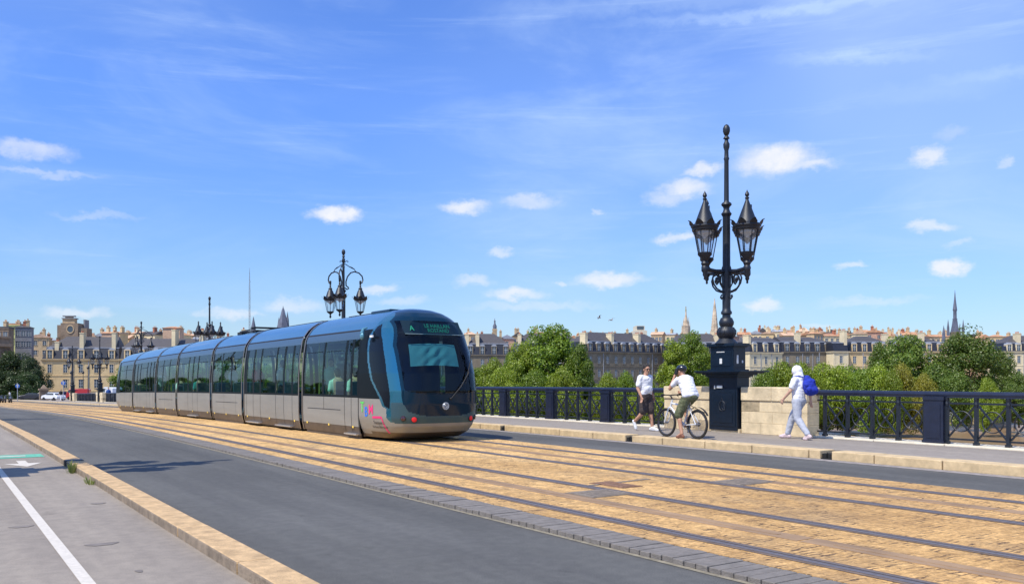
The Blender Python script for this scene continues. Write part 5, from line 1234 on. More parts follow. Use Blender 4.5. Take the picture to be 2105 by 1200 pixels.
for (px_, yt, w_, dp, lf, lb) in [(1575, 762, 70, 150, 'g', 'green willow partly behind the lamp pedestal table, leftmost of the bright row'), (1650, 750, 90, 152, 'b', 'bright green willow in the row between the lamp post and hooded walker'),
  (1722, 756, 80, 158, 'b', 'bright green willow just right of the hooded walker head'), (1780, 762, 80, 150, 'g', 'green willow in the row, fifth right of the lamp post'), (1832, 765, 60, 148, 'b', 'small bright willow left of the ochre tree foot'), (1895, 772, 60, 150, 'o', 'small ochre green tree at the foot of the dark clump'), (1160, 760, 80, 150, 'b', 'bright low tree at the foot of the largest round tree'), (1100, 765, 80, 152, 'g', 'green low tree at the foot of the bright green tree'), (1330, 775, 60, 150, 'b', 'small bright tree behind the walking man and the cyclist'), (1030, 760, 70, 150, 'b', 'yellow green low tree behind the railing near the tram nose')]: tree('willow', px_, yt, w_, dp, lf, lb)
tree('big', 1990, 680, 145, 180, 'd', 'large airy dark green tree with a pale forked trunk below the pointed gate tower', bark=1)
k = 0
for px in range(262, 985, 48):
    tree(['loose', 'round', 'willow'][k % 3], px, 750+random.randint(-6, 8), 66, 165+7*(k % 4), ['g', 'd', 'b', 'g'][k % 4], 'green bank tree seen through the tram windows, %s from the tail' % WD[k]); k += 1
for px in range(-1250, -60, 90):
    q = at(px, 778, 190)
    if q.y > 135: tree(['round', 'loose'][k % 2], px, 735+random.randint(-8, 10), 90, 190, 'dg'[k % 2], 'bank tree outside the frame at left, %s of the mirrored row' % WD[k]); k += 1
k = 0
for px in range(985, 2125, 30):
    dep = 146 if px < 1560 else 158
    q = at(px+random.randint(-8, 8), 778, dep+random.uniform(-4, 8))
    if 1960 < px < 2090: continue
    ord_ = k+1
    e = empty('shrub', (q.x, max(q.y, bank(q.x)+2), -8.1), 'low green shrub on the far bank behind the railing, %s rightwards from the tram nose' % WD[k], 'shrub', random.uniform(0, 6), 'shrubs on the far bank')
    s = random.uniform(.85, 1.35)*(1.25 if px < 1560 else 1); e.scale = (s*1.15, s*1.15, s)
    c = bpy.data.objects.new('foliage', CROWN('bush', 'dgbgyd'[k % 6] if px < 1560 else 'dgbd'[k % 4])); col.objects.link(c); c.parent = e; k += 1
# ================================================================ BUILDINGS
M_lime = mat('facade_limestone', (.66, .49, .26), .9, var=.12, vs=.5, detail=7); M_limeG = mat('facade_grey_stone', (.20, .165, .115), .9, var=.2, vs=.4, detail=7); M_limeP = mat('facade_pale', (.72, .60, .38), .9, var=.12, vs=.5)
M_slate = mat('slate_roof', (.075, .068, .068), .6, var=.2, vs=1.2, stretch=(1, 1, 4)); M_slateD = mat('slate_dark', (.018, .021, .032), .55, var=.25, vs=1.5)
M_tile = mat('tile_roof', (.50, .27, .15), .85, var=.3, vs=.8); M_tile2 = mat('tile_pink', (.58, .38, .25), .85, var=.25, vs=.8); M_zinc = mat('zinc_roof', (.34, .36, .40), .5, var=.15, vs=1)
M_win = mat('window_dark', (.06, .08, .10), .15, 0, spec=.8); M_wframe = mat('window_frame_pale', (.55, .56, .55), .6); M_brick = mat('brick_chimney', (.42, .16, .09), .9, var=.3, vs=3)
M_tan = mat('plaster_tan', (.58, .42, .24), .9, var=.15, vs=.8); M_pink = mat('plaster_pink', (.55, .34, .24), .9, var=.15, vs=.8); M_lemon = mat('plaster_lemon', (.62, .62, .25), .9, var=.1, vs=.8); M_greyp = mat('plaster_grey', (.24, .24, .25), .9, var=.15, vs=.8); M_brn = mat('stone_brown', (.26, .19, .13), .9, var=.3, vs=.8)
def window_mesh(w, h, arch=False, name='w'):
    m = MB(); d = .12
    m.box(-w/2-.16, w/2+.16, -.10, .05, -.12, 0, 0); m.box(-w/2-.14, -w/2, -.07, .05, 0, h, 0); m.box(w/2, w/2+.14, -.07, .05, 0, h, 0); m.box(-w/2-.2, w/2+.2, -.13, .05, h, h+.18, 0)
    m.box(-w/2, w/2, -.012, .05, 0, h, 1)
    m.box(-.05, .05, -.04, -.012, 0, h, 2)
    for q in (.33, .66): m.box(-w/2, -.05, -.035, -.012, h*q-.03, h*q+.03, 2); m.box(.05, w/2, -.035, -.012, h*q-.03, h*q+.03, 2)
    m.box(-w/2, -w/2+.07, -.035, -.012, 0, h, 2); m.box(w/2-.07, w/2, -.035, -.012, 0, h, 2)
    return m
_wm = {}
def WIN(w, h, st):
    k = (w, h, st.name)
    if k not in _wm:
        o = window_mesh(w, h).build('window', [st, M_win, M_wframe], smooth=0); _wm[k] = o.data; bpy.data.objects.remove(o)
    return _wm[k]
_dm = {}
def DORM(st):
    if st.name not in _dm:
        m = MB(); w, h = 1.25, 2.1
        m.box(-w/2-.25, w/2+.25, .0, 1.9, -.1, h, 0); n = 8
        vs = [(x*(w/2+.32), -.1, h+.55*math.sqrt(max(0, 1-x*x))) for x in np.linspace(-1, 1, n+1)]; vs2 = [(v_[0], 1.9, v_[2]) for v_ in vs]
        m.add(vs+vs2, [(i, i+1, n+2+i, n+1+i) for i in range(n)]+[tuple(range(n, -1, -1))], 3)
        m.box(-w/2-.32, -w/2, -.12, 0, -.1, h, 0); m.box(w/2, w/2+.32, -.12, 0, -.1, h, 0); m.box(-w/2, w/2, -.03, .0, 0, h-.1, 1); m.box(-.05, .05, -.06, -.03, 0, h-.1, 2); m.box(-w/2, w/2, -.055, -.03, h*.5, h*.5+.08, 2); m.box(-w/2-.35, w/2+.35, -.18, 0, h-.1, h+.06, 0)
        o = m.build('dormer', [st, M_win, M_wframe, M_zinc], smooth=0); _dm[st.name] = o.data; bpy.data.objects.remove(o)
    return _dm[st.name]
def quay(px0, px1, d0, d1, yE, yM, yR, lab, st, grp=None, step=3.5, rows=None, dorm=True, hip=(1, 1), chim=(), depthB=13, floorh=4.5, base=GZ, balcony=False, drains=True):
    """long building: px0..px1 seen at depths d0..d1; eaves at yE, mansard top at yM, ridge at yR (pixel rows at the left corner)"""
    A = at(px0, 778, d0); B = at(px1, 778, d1); L_ = (B-A).length; rz = math.atan2(B.y-A.y, B.x-A.x)
    dm = (d0+d1)/2; zE = EYE+(778-yE)/F*dm-base; zM = EYE+(778-yM)/F*dm-base; zR = EYE+(778-yR)/F*dm-base
    e = empty('building', (A.x, A.y, base), lab, 'building', rz, grp); D = depthB
    m = MB(); m.box(0, L_, 0, D, -2, zE-.5, 0); m.box(-.25, L_+.25, -.3, D+.3, zE-.5, zE-.2, 0); m.box(-.4, L_+.4, -.45, D+.45, zE-.2, zE, 0)
    k = zE-.5-floorh
    while k > 1: m.box(-.1, L_+.1, -.12, D+.1, k, k+.25, 0); k -= floorh
    m.box(-.06, .5, -.06, .5, 0, zE-.52, 0); m.box(L_-.5, L_+.06, -.06, .5, 0, zE-.52, 0)
    m.build('wall', st, e, smooth=0)
    m = MB(); i1 = 1.1; i2 = D*.42; h0, h1 = hip
    a = [(0, 0, zE), (L_, 0, zE), (L_, D, zE), (0, D, zE)]; b2 = [(i1*h0, i1, zM), (L_-i1*h1, i1, zM), (L_-i1*h1, D-i1, zM), (i1*h0, D-i1, zM)]
    c2 = [(i2*h0, D*.5-.6, zR), (L_-i2*h1, D*.5-.6, zR), (L_-i2*h1, D*.5+.6, zR), (i2*h0, D*.5+.6, zR)]
    m.add(a+b2, [(0, 1, 5, 4), (1, 2, 6, 5), (2, 3, 7, 6), (3, 0, 4, 7)], 0); m.add(b2+c2, [(0, 1, 5, 4), (1, 2, 6, 5), (2, 3, 7, 6), (3, 0, 4, 7), (4, 5, 6, 7)], 1)
    m.box(i1*h0-.1, L_-i1*h1+.1, i1-.15, i1+.1, zM-.12, zM+.12, 2)
    rf = m.build('roof', [M_slateD, M_slate, M_zinc], e, smooth=0)
    n = max(1, int(L_/step)); w = L_/n
    for i in range(n):
        x = w*(i+.5)
        if dorm: q = child(DORM(st), 'dormer', e, (x, .15, zE+.35)); q.scale = (1, 1, min(1.2, (zM-zE)/3.1))
        z = zE-.5-floorh+1.0; hh = 2.5 if floorh > 4 else 2.0; r = 0
        while z > .6 and (rows is None or r < rows): child(WIN(1.15, hh, st), 'window', e, (x, 0, z)); z -= floorh; r += 1
    for (t, hgt) in chim:
        m = MB(); x = L_*t; m.box(x-.55, x+.55, i1-.3, i1+2.6, zM-1, zM+hgt, 0); m.box(x-.65, x+.65, i1-.4, i1+2.7, zM+hgt, zM+hgt+.25, 0)
        for j in range(4): m.lathe([(.14, 0), (.12, .6)], c=(x, i1+.1+j*.6, zM+hgt+.25), n=6, mi=1)
        m.build('chimney', [M_limeP, M_brick], rf, smooth=0)
    if drains:
        for x in (w*2.0, L_-w*2.0):
            m = MB(); m.box(x-.07, x+.07, -.2, -.06, 1, zE-.5); m.build('drainpipe', M_zinc, e, smooth=0)
    return e
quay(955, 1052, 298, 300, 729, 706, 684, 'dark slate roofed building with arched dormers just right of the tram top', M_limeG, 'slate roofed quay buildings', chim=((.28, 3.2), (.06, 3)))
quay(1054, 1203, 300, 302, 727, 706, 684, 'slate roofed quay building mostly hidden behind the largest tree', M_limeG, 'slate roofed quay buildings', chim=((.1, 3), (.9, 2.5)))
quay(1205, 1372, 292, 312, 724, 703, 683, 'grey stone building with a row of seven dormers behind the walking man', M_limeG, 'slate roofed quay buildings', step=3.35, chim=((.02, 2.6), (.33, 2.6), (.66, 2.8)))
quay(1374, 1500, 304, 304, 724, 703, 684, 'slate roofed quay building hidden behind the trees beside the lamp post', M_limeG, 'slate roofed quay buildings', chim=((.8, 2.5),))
quay(1541, 1608, 296, 302, 724, 702, 692, 'pale gable end wing with balcony just right of the lamp pedestal', M_limeP, 'slate roofed quay buildings', step=4.6, hip=(1, 0), chim=((.05, 2),))
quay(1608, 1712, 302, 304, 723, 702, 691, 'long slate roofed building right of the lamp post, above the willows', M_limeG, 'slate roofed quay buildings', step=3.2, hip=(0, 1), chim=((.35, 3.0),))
quay(1714, 1744, 299, 300, 722, 704, 700, 'narrow pale house with wide doorway between two slate roofed wings', M_limeP, 'slate roofed quay buildings', step=5.2, dorm=False, hip=(0, 0), rows=1, chim=((.9, 4),))
quay(1746, 1830, 302, 303, 723, 702, 689, 'slate roofed wing with four dormers right of the narrow pale house', M_lime, 'slate roofed quay buildings', step=3.1, chim=((.95, 2.6),))
quay(1832, 1944, 303, 303, 722, 703, 691, 'slate roofed building showing its roof above the dark trees', M_lime, 'slate roofed quay buildings', chim=((.6, 3.2),))
quay(2066, 2180, 300, 300, 722, 704, 688, 'pale stone building at the right edge behind the trees', M_limeP, 'slate roofed quay buildings', step=3.0, chim=((.28, 3),))
quay(86, 245, 257, 262, 738, 714, 690, 'two storey limestone building with slate mansard at the end of the bridge', M_lime, None, step=3.75, chim=((.18, 1.5), (.5, 4.2), (.92, 4.4)), hip=(1, .2))
quay(247, 420, 262, 262, 738, 714, 694, 'slate roofed building behind the tram tail, with tall tan chimneys', M_lime, None, step=3.75, chim=((.62, 5.2), (.95, 5)), hip=(.2, 1))
quay(422, 640, 264, 270, 736, 712, 690, 'slate roofed building hidden behind the tram roof', M_lime, None, step=3.75, chim=((.35, 5),))
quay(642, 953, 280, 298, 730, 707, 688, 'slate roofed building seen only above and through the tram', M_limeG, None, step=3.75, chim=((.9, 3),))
# house in the rooftop jumble
def house(px, wpx, yR, depth, wall_, roof_, lab, kind='gable', ro=0, rise=8, nw=2, chim=1, name='house', grp='rooftops of the old town', flat=False):
    w = wpx/F*depth; q = at(px, 778, depth); z0 = GZ; top = EYE+(778-yR)/F*depth; rh = rise/F*depth; zE = top-rh-z0; D = w*.9
    e = empty(name, (q.x, q.y, z0), lab, 'house', -TH+ro, grp)
    m = MB(); m.box(-w/2, w/2, 0, D, -1, zE); m.box(-w/2-.15, w/2+.15, -.15, D+.15, zE, zE+.2); m.build('wall', wall_, e, smooth=0)
    m = MB(); o_ = .35; z = zE+.2; tp_ = top-z0
    if kind == 'gable': m.add([(-w/2-o_, -o_, z), (w/2+o_, -o_, z), (w/2+o_, D+o_, z), (-w/2-o_, D+o_, z), (-w/2-o_, D/2, tp_), (w/2+o_, D/2, tp_)], [(0, 1, 5, 4), (2, 3, 4, 5), (1, 2, 5), (3, 0, 4), (0, 3, 2, 1)])
    elif kind == 'side': m.add([(-w/2-o_, -o_, z), (w/2+o_, -o_, z), (w/2+o_, D+o_, z), (-w/2-o_, D+o_, z), (0, -o_, tp_), (0, D+o_, tp_)], [(1, 2, 5, 4), (3, 0, 4, 5), (0, 1, 4), (2, 3, 5), (0, 3, 2, 1)])
    elif kind == 'hip': m.add([(-w/2-o_, -o_, z), (w/2+o_, -o_, z), (w/2+o_, D+o_, z), (-w/2-o_, D+o_, z), (-w*.15, D/2, tp_), (w*.15, D/2, tp_)], [(0, 1, 5, 4), (2, 3, 4, 5), (1, 2, 5), (3, 0, 4), (0, 3, 2, 1)])
    else: m.box(-w/2-.1, w/2+.1, -.1, D+.1, z, z+.5); m.box(-w/2+1, w/2-1, 2, D-1, z+.5, tp_)
    rf = m.build('roof', roof_, e, smooth=0)
    for i in range(nw):
        for j in range(2): child(WIN(1.15, 1.6, wall_), 'window', e, (-w/2+w*(i+.5)/nw, 0, zE-2.4-j*3.2))
    for i in range(chim):
        m = MB(); x = -w/2+w*random.uniform(.1, .9); yy = D*.35; hz = random.uniform(.9, 2.4); m.box(x-.4, x+.4, yy, yy+1.5, z, tp_+hz*.7, 0); m.box(x-.5, x+.5, yy-.1, yy+1.6, tp_+hz*.7, tp_+hz*.7+.2, 0)
        for j in range(3): m.lathe([(.13, 0), (.11, .55)], c=(x, yy+.2+j*.5, tp_+hz*.7+.2), n=6, mi=1)
        m.build('chimney', [random.choice([M_brick, M_tan, M_limeP, M_tan, M_lime]), M_tile2], rf, smooth=0)
    return e
WN = {'tan': M_tan, 'pink': M_pink, 'pale': M_limeP, 'cream': M_lime, 'grey': M_greyp}; RN = {'orange tiled': M_tile, 'pinkish tiled': M_tile2, 'slate': M_slate, 'grey zinc': M_zinc}
ORD = ['1st','2nd','3rd']+['%dth' % i for i in range(4, 60)]
def row(px0, px1, ys, depth, where, w=(20, 34)):
    g = random.Random(px0*7+int(depth)); px = px0; i = 0
    while px < px1:
        ww = g.uniform(*w); wn_ = g.choice(list(WN)[:4]+['tan', 'pale']); rn = g.choice(['orange tiled', 'orange tiled', 'pinkish tiled', 'pinkish tiled', 'slate', 'grey zinc']); kd = g.choice(['gable', 'side', 'hip', 'gable', 'flat'])
        y = float(np.interp(px, *ys))+g.uniform(-4, 5)
        house(px+ww/2, ww*1.1, y, depth+g.uniform(-12, 12), WN[wn_], RN[rn], '%s house, %s roof, %s from left, %s' % (wn_, rn, ORD[i], where), kd, g.uniform(-.5, .5), g.uniform(5, 10), g.randint(1, 3), g.randint(1, 2)); px += ww; i += 1
row(955, 1400, ([955, 1010, 1060, 1200, 1400], [684, 690, 682, 688, 684]), 360, 'rooftops between the tram and first spire')
row(1400, 1540, ([1400, 1540], [690, 684]), 350, 'rooftops around the two spires', (16, 26))
row(1540, 1960, ([1540, 1600, 1700, 1780, 1960], [680, 680, 684, 680, 691]), 355, 'nearer rooftops right of the lamp')
row(1560, 1940, ([1560, 1700, 1940], [674, 678, 688]), 430, 'farther rooftops right of the lamp', (14, 24))
row(1990, 2110, ([1990, 2110], [688, 690]), 365, 'rooftops at the right edge')
row(238, 500, ([238, 330, 400, 500], [686, 682, 690, 688]), 330, 'rooftops above the tram tail')
row(60, 240, ([60, 118, 170, 240], [690, 692, 684, 684]), 318, 'rooftops behind the left slate building', (18, 30))
row(500, 955, ([500, 955], [700, 692]), 370, 'rooftops hidden behind the tram', (30, 44))
house(352, 34, 670, 300, M_tile2, M_tile, 'red brick rooftop block with orange roof above the tram tail', 'hip', .1, 5, 0, 0)
house(48, 30, 668, 262, M_greyp, M_slate, 'tall grey apartment house at the upper left', 'hip', .35, 6, 3, 2); house(24, 30, 666, 268, M_lemon, M_tile, 'lemon yellow topped house at the upper left beside the grey apartment house', 'flat', .2, 3, 1, 2); house(4, 26, 672, 255, M_brn, M_slate, 'brown stone house at the left edge', 'flat', .1, 4, 2, 1)
house(82, 34, 686, 290, M_tan, M_tile2, 'tan house with pinkish roof below the round windowed tower, at left', 'side', .3, 9, 2, 1); house(222, 26, 681, 300, M_tile2, M_tile, 'dark red chimney stacked roof left of the slate building chimneys', 'gable', 0, 5, 0, 2)
# tower with a round window
q = at(147, 778, 300); s = 300/F; e = empty('tower_house', (q.x, q.y, GZ), 'stepped stone tower house with a round window and flat top pavilion', 'tower', -TH+.12)
Zp = lambda y: EYE+(778-y)*s-GZ
m = MB(); m.box(-30*s, 34*s, 0, 40*s, 0, Zp(694)); m.box(-20*s, 14*s, -.6, 30*s, 0, Zp(664)); m.box(-28*s, -20*s, 0, 24*s, 0, Zp(668)); m.box(14*s, 30*s, 0, 30*s, 0, Zp(674)); m.build('wall', M_brn, e, smooth=0)
m = MB(); m.box(-20*s, 4*s, 1, 20*s, Zp(664), Zp(655), 0); m.box(-21*s, 6*s, .6, 22*s, Zp(655), Zp(653), 1); m.box(-19*s, -2*s, 3, 18*s, Zp(653), Zp(650), 0); m.box(-22*s, 2*s, 2, 20*s, Zp(650), Zp(647.5), 1); m.box(15*s, 18*s, 4, 8, Zp(674), Zp(655), 1); m.build('roof_pavilion', [M_tan, M_greyp], e, smooth=0)
m = MB(); c = (-1*s, -.65, Zp(677)); m.tube([(c[0]+1.1*math.cos(t), c[1], c[2]+1.3*math.sin(t)) for t in [i*math.pi/12 for i in range(24)]], .18, 6, True, mi=0)
m.add([(c[0], c[1], c[2])]+[(c[0]+1.1*math.cos(t), c[1], c[2]+1.3*math.sin(t)) for t in [i*math.pi/8 for i in range(16)]], [(0, i+1, (i+1) % 16+1) for i in range(16)], 1); m.build('round_window', [M_tan, M_win], e, smooth=0)
# stone gate at the left edge
q = at(-42, 778, 235); e = empty('stone_gate', (q.x, q.y, -4), 'brown stone triumphal gate cut by the left edge of the photo', 'gate', .1)
m = MB(); s = 235/F; m.box(-60*s, -20*s, 0, 8, -1, 14); m.box(20*s, 56*s, 0, 8, -1, 14); m.box(-60*s, 56*s, 0, 8, 11, 14.2); m.box(-63*s, 59*s, -.5, 8.5, 14.2, 15); m.box(-58*s, 54*s, 0, 8, 15, 16.5); m.box(-61*s, 57*s, -.4, 8.4, 16.5, 17); m.build('wall', M_brn, e, smooth=0)
m = MB()
for x in (26, 48): m.lathe([(.9, 0), (.85, 1), (.7, 1.2), (.65, 10), (.8, 10.4), (.9, 11)], c=(x*s, -.9, -.5), n=14)
m.build('column', M_brn, e, smooth=40)
# ---- spires
def spire(px, depth, parts, lab, mats, name='church_spire', n=8, extra=None, ph=.5):
    q = at(px, 778, depth); s = depth/F; e = empty(name, (q.x, q.y, GZ), lab, 'spire', -TH); Z = lambda y: EYE+(778-y)*s-GZ
    for (nm, prof, mi, nn) in parts:
        m = MB(); m.lathe([(w*s, Z(y)) for y, w in prof], n=nn, ph=.5); m.build(nm, mats[mi], e, smooth=30)
    if extra: extra(e, s, Z)
    return e
M_spst = mat('spire_stone', (.55, .43, .30), .9, var=.4, vs=.35, bump=.8, bs=1.2); M_gold = mat('gilded', (.7, .45, .1), .35, .8); M_spsl = mat('spire_slate', (.13, .14, .18), .6, var=.3, vs=.8)
def crock(base_y, top_y, w0, w1, k, mt):
    def f(e, s, Z):
        m = MB()
        for i in range(k):
            t = i/k; y = base_y+(top_y-base_y)*t; w = (w0+(w1-w0)*t)*s
            for j in range(8):
                a = 2*math.pi*(j+.5)/8; m.ball((w*math.cos(a), w*math.sin(a), Z(y)), .32*(1-.5*t), 5, 4)
        m.build('crockets', mt, e, smooth=0)
    return f
spire(1469, 520, [('tower', [(760, 13), (690, 12), (689, 10), (680, 9)], 0, 8), ('spire', [(682, 7.6), (640, 3.8), (613, .5)], 0, 8)], 'tall pale stone church spire left of the lamp post bulb', [M_spst], extra=crock(684, 618, 7.8, 1.0, 11, M_spst))
def pins(lst, mt, nm='pinnacle'):
    def f(e, s, Z):
        for (dx, y0_, y1_, w) in lst: m = MB(); m.lathe([(w*s, Z(y0_)), (w*.8*s, Z((y0_+y1_)/2)), (.02, Z(y1_))], c=(dx*s, 0, 0), n=6); m.build(nm, mt, e, smooth=0)
    return f
spire(1410, 480, [('tower', [(760, 12), (692, 12), (688, 9), (672, 8), (670, 9)], 0, 8), ('spire', [(670, 6), (655, 3.2), (648, 1.7), (641, 1.4)], 0, 8), ('statue', [(641, 1.0), (637, 1.3), (634, .8), (631, 1.0), (629, .2)], 1, 8)],
      'ornate church tower topped by a gilded statue above the tree behind the cyclist', [M_spst, M_gold], extra=pins([(-8, 690, 662, 1.4), (8, 690, 660, 1.4), (-5, 674, 652, 1.1), (5.5, 674, 650, 1.1)], M_spst))
spire(1963, 330, [('tower', [(760, 11), (690, 10), (682, 10)], 0, 4), ('roof', [(683, 9), (668, 6), (657, 4.5), (655, 5.2)], 1, 4), ('lantern_stage', [(655, 3.4), (640, 3.2), (637, 4.4)], 1, 8), ('spire', [(637, 4.2), (618, 2.0), (600, .5), (596, .2)], 1, 8)],
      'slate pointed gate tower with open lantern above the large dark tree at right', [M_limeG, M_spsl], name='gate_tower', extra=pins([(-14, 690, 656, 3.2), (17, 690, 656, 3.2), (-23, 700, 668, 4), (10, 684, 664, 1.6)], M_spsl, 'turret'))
spire(1017, 330, [('tower', [(720, 6.5), (680, 6.5), (678, 7.4), (676, 7.2)], 0, 4), ('cupola', [(676, 4), (670, 4.4), (665, 1.8), (661, 1.6), (660, 2.2), (658, .8), (654, .3)], 1, 8)], 'small square belfry with dark cupola right of the tram top', [M_tan, M_spsl], name='belfry')
spire(582, 320, [('roof', [(700, 17), (676, 14), (648, 5.5), (636, 2.6), (633, 1.0), (629, .3)], 0, 6)], 'steep slate tower roof behind the tram roof, left of the hanging lanterns', [M_spsl], name='gate_tower', extra=pins([(9, 676, 640, 3.5), (-9, 680, 652, 3.0), (-8, 700, 668, 4)], M_spsl, 'turret'))
spire(521, 330, [('roof', [(700, 6), (670, 4.2), (651, .4)], 0, 8)], 'thin slate spire tip behind the tram, right of the tall mast', [M_spsl], name='church_spire')
q = at(513, 778, 500); e = empty('radio_mast', (q.x, q.y, GZ), 'tall thin lattice mast rising above the tram roof', 'mast'); m = MB(); s = 500/F; H = EYE+(778-550)*s-GZ
for k in range(3):
    a = k*2.09; m.tube([(.55*math.cos(a), .55*math.sin(a), 0), (.42*math.cos(a), .42*math.sin(a), H*.8), (.02, 0, H)], [.10, .09, .05], 5)
for i in range(40):
    z = H*i/44; a = (i % 3)*2.09; b2 = a+2.09; m.tube([(.5*math.cos(a), .5*math.sin(a), z), (.5*math.cos(b2), .5*math.sin(b2), z+H/44)], .05, 4)
m.build('mast', M_greyp, e, smooth=0)
q = at(1318, 778, 380); e = empty('modern_building', (q.x, q.y, GZ), 'white modern rooftop block with dark glass above the grey slate building', 'building', -TH); s = 380/F; m = MB(); m.box(-14*s, 12*s, 0, 12, 0, EYE+(778-679)*s-GZ, 0); m.box(-10*s, 8*s, 1, 10, 10, EYE+(778-669)*s-GZ, 0); m.box(-8*s, 6*s, .9, 1.0, EYE+(778-677)*s-GZ, EYE+(778-670)*s-GZ, 1); m.build('wall', [M_stoneW, M_win], e, smooth=0)
# ---- pontoon in the river
q = at(2028, 778, 196); e = empty('river_pontoon', (q.x, q.y, -8.5), 'pale floating river pontoon with a dark sign seen through the right railing', 'pontoon', -TH+.05); s = 196/F
m = MB(); m.box(-56*s, 58*s, 0, 6, -.3, .9, 0); m.box(-52*s, 52*s, .4, 5.6, .9, 3.8, 1); m.box(-54*s, 54*s, .1, 5.9, 3.8, 4.2, 0); m.build('cabin', [M_stoneD, mat('pontoon_grey', (.42, .42, .42), .7, var=.2, vs=.6)], e, smooth=0)
m = MB(); m.box(-8*s, 22*s, .30, .38, 1.7, 4.6); m.build('sign_board', M_blk, e, smooth=0)
m = MB()
for i in range(5): x = (-4+i*5)*s; m.box(x, x+.12, .24, .29, 2.6, 3.9); m.box(x, x+.3, .24, .29, 3.8, 3.92)
m.build('sign_marks', mat('sign_white', (.6, .6, .6), .6), e, smooth=0)
q = at(1978, 778, 205); e = empty('landing_stage', (q.x, q.y, -7), 'grey landing stage with a railing beneath the pale trunked tree', 'landing stage', -TH); s = 205/F; m = MB(); m.box(-28*s, 28*s, 0, 5, 0, EYE+(778-806)*s+7, 0)
m.build('deck', mat('stage_grey', (.22, .24, .26), .8, var=.2, vs=.5), e, smooth=0); m = MB(); z0 = EYE+(778-806)*s+7
for i in range(12): x = (-28+i*5)*s; m.box(x, x+.1, 0, .1, z0, z0+1.3)
m.box(-28*s, 28*s, 0, .1, z0+1.2, z0+1.35); m.box(-28*s, 28*s, 0, .08, z0+.6, z0+.68); m.build('railing', M_zinc, e, smooth=0)
# ---- small clutter at the bridge end (left)
def sign(px, ydisc, depth, lab):
    q = at(px, 778, depth); z0 = zp(q.y) if q.y < 300 else -4.6; z = EYE+(778-ydisc)/F*depth-z0; e = empty('road_sign', (q.x, q.y, z0), lab, 'road sign', -TH*.2, 'round blue road signs'); s = depth/F
    m = MB(); m.tube([(0, .04, 0), (0, .04, z+.4)], .05, 8); m.build('post', M_zinc, e)
    m = MB(); m.tube([(0, -.04, z), (0, 0, z)], 4.2*s, 20); m.build('sign_disc', mat('sign_blue', (.02, .16, .6), .4), e, smooth=40)
    m = MB(); m.add([(-.08, -.05, z-.28), (.08, -.05, z-.28), (.08, -.05, z+.05), (.22, -.05, z+.05), (0, -.05, z+.32), (-.22, -.05, z+.05), (-.08, -.05, z+.05)], [(0, 1, 2, 6), (5, 3, 4)]); m.build('arrow', MATS['sign_white'], e, smooth=0)
sign(36, 793, 130, 'round blue road sign on a pole before the left trees'); sign(130, 787, 140, 'round blue road sign before the slate roofed building left of the farthest lamp')
def car(px, depth, rz, c, lab, van=False, name='parked_car', gz=None):
    q = at(px, 778, depth); z0 = (zp(q.y)+.02 if q.y < 300 else -4.9) if gz is None else gz; e = empty(name, (q.x, q.y, z0), lab, 'van' if van else 'car', rz, 'vehicles at the bridge end')
    pr = [(-2.1, .35), (-2.15, .75), (-1.95, .95), (-1.5, 1.02), (-1.0, 1.42), (.3, 1.46), (1.0, 1.05), (1.9, .92), (2.15, .7), (2.12, .35)] if not van else [(-2.6, .35), (-2.6, 2.1), (-2.4, 2.25), (1.2, 2.25), (1.7, 1.5), (2.4, 1.15), (2.6, .8), (2.55, .35)]
    n = len(pr); m = MB(); vs = [(-.85, y, z) for y, z in pr]+[(.85, y, z) for y, z in pr]; m.add(vs, [tuple(range(n)), tuple(range(2*n-1, n-1, -1))]+[(i, n+i, n+(i+1) % n, (i+1) % n) for i in range(n)])
    m.build('body', c, e, smooth=30, bevel=.06)
    m = MB()
    for sx in (-.86, .86): m.box(sx-.012, sx+.012, -1.2 if not van else .6, .75 if not van else 1.5, 1.03 if not van else 1.4, 1.34 if not van else 2.0)
    m.box(-.7, .7, (-1.45 if not van else 1.72), (-1.38 if not van else 1.76), 1.1, 1.3) if not van else None
    m.build('window', M_win, e, smooth=0)
    for y in (-1.35, 1.35):
        for sx in (-.82, .82): m = MB(); m.tube([(sx-.1, y, .32), (sx+.1, y, .32)], .32, 16); m.build('wheel', M_tyre, e)
M_cw = mat('car_white', (.75, .76, .78), .25, coat=.8); M_cr = mat('car_red', (.5, .02, .03), .3, coat=.8); M_cd = mat('car_dark', (.03, .035, .05), .3, coat=.8)
car(110, 150, .5, M_cw, 'white car at the bridge end left of the distant walkers'); car(229, 150, .2, M_cw, 'white van glimpsed beside the tram tail', True, 'parked_van'); car(158, 185, 1.2, M_cr, 'red van behind the farthest lamp post', True, 'parked_van'); car(62, 175, 1.4, M_cd, 'dark car parked under the left trees'); car(84, 185, 1.2, M_cd, 'dark car parked at the corner of the slate roofed building')
def scooter(px, depth, lab):
    q = at(px, 778, depth); e = empty('scooter', (q.x, q.y, zp(q.y)+.02), lab, 'scooter', random.uniform(-.5, .5), 'scooters at the left edge')
    m = MB()
    for y in (-.6, .6): m.tube([(-.06, y, .28), (.06, y, .28)], .28, 14)
    m.build('wheel', M_tyre, e); m = MB(); m.cone2((0, -.55, .6), (0, .0, .62), .17, .16); m.cone2((0, 0, .35), (0, .35, .35), .12, .1); m.cone2((0, .45, .4), (0, .35, .95), .12, .08); m.cone2((-.3, .33, 1.0), (.3, .33, 1.0), .03, .03); m.cone2((0, -.5, .78), (0, 0, .8), .12, .1); remesh(m, .03, 'body', M_cd, e, 2)
for px, l in ((3, 'dark scooter leftmost at the left edge'), (11, 'dark scooter second from the left edge'), (21, 'dark scooter third from the left edge, under the blue sign')): scooter(px, 118, l)
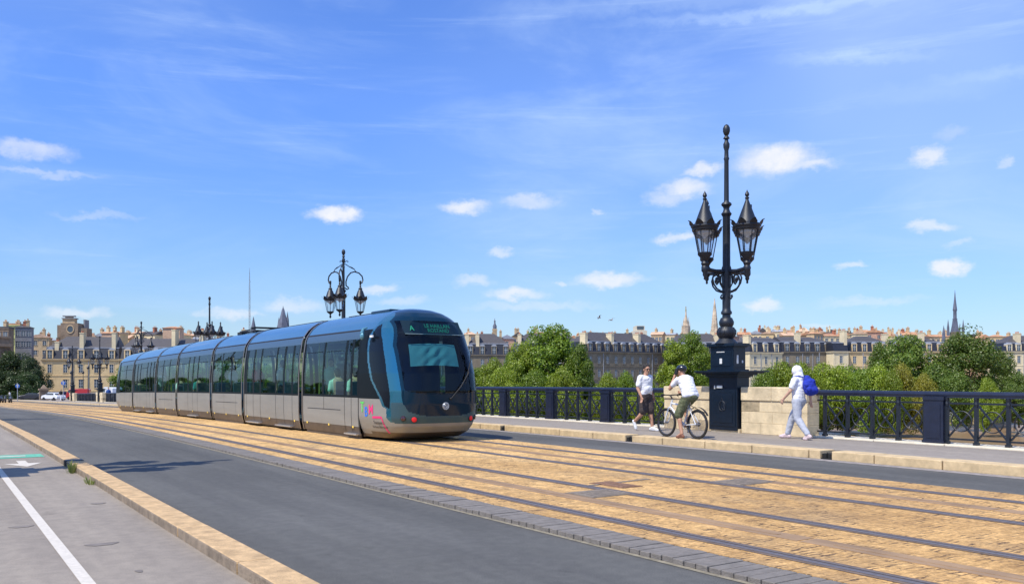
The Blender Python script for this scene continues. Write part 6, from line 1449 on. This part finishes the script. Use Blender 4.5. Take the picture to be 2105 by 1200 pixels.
q = at(90, 778, 160); e = empty('stone_pier', (q.x, q.y, zp(q.y)), 'brown stone bollard pier at the corner before the slate roofed building', 'pier'); m = MB(); m.box(-.7, .7, -.7, .7, -.5, 1.9); m.box(-.85, .85, -.85, .85, 1.9, 2.2); m.lathe([(.7, 2.2), (.5, 2.5), (.1, 2.9)], n=4, ph=.5); m.build('masonry', M_brn, e, smooth=0)
# slim street light columns on the quay
def column(px, ytop, depth, lab):
    q = at(px, 778, depth); z0 = zp(q.y); H = EYE+(778-ytop)/F*depth-z0; e = empty('street_light', (q.x, q.y, z0), lab, 'street light', 0, 'slim street lights at the bridge end')
    m = MB(); m.lathe([(.16, 0), (.14, .8), (.08, 1), (.05, H-.3)], n=10); m.build('pole', M_iron, e); m = MB(); m.lathe([(.05, H-.35), (.22, H-.2), (.25, H), (.05, H+.3)], n=10); m.build('lamp_head', M_iron, e)
column(181, 755, 160, 'slim black street light between the two distant hook armed lamps, nearer the stone wall'); column(171, 765, 190, 'slim black street light just left of the taller slim one'); column(146, 765, 170, 'slim black street light at the left of the distant group')
# ---- birds
for i, (px, py, r_, lab) in enumerate([(1232, 653, .3, 'gull flying left of the other over the rooftops'), (1257, 658, -.3, 'gull flying right of the other over the rooftops')]):
    m = MB(); m.cone2((0, -.25, 0), (0, .2, 0), .05, .09); m.ball((0, .32, .03), .06); 
    for s in (-1, 1): m.add([(s*.05, .12, .03), (s*.05, -.12, .03), (s*.45, -.02, .22), (s*.42, .16, .24), (s*.95, -.12, .10), (s*.9, .0, .12)], [(0, 1, 2, 3), (3, 2, 4, 5)]); m.add([(s*.05, .12, .05), (s*.05, -.12, .05), (s*.45, -.02, .24), (s*.42, .16, .26), (s*.95, -.12, .12), (s*.9, .0, .14)], [(0, 3, 2, 1), (3, 5, 4, 2)])
    o = m.build('bird', M_greyp, smooth=0); o.scale = (.6, .6, .6); o.location = at(px, py, 90); o.rotation_euler = (.1, r_, 1.2-i); tag(o, lab, 'bird', 'birds in the sky')
# antennas on roofs
g = random.Random(3)
S.render.engine = 'CYCLES'
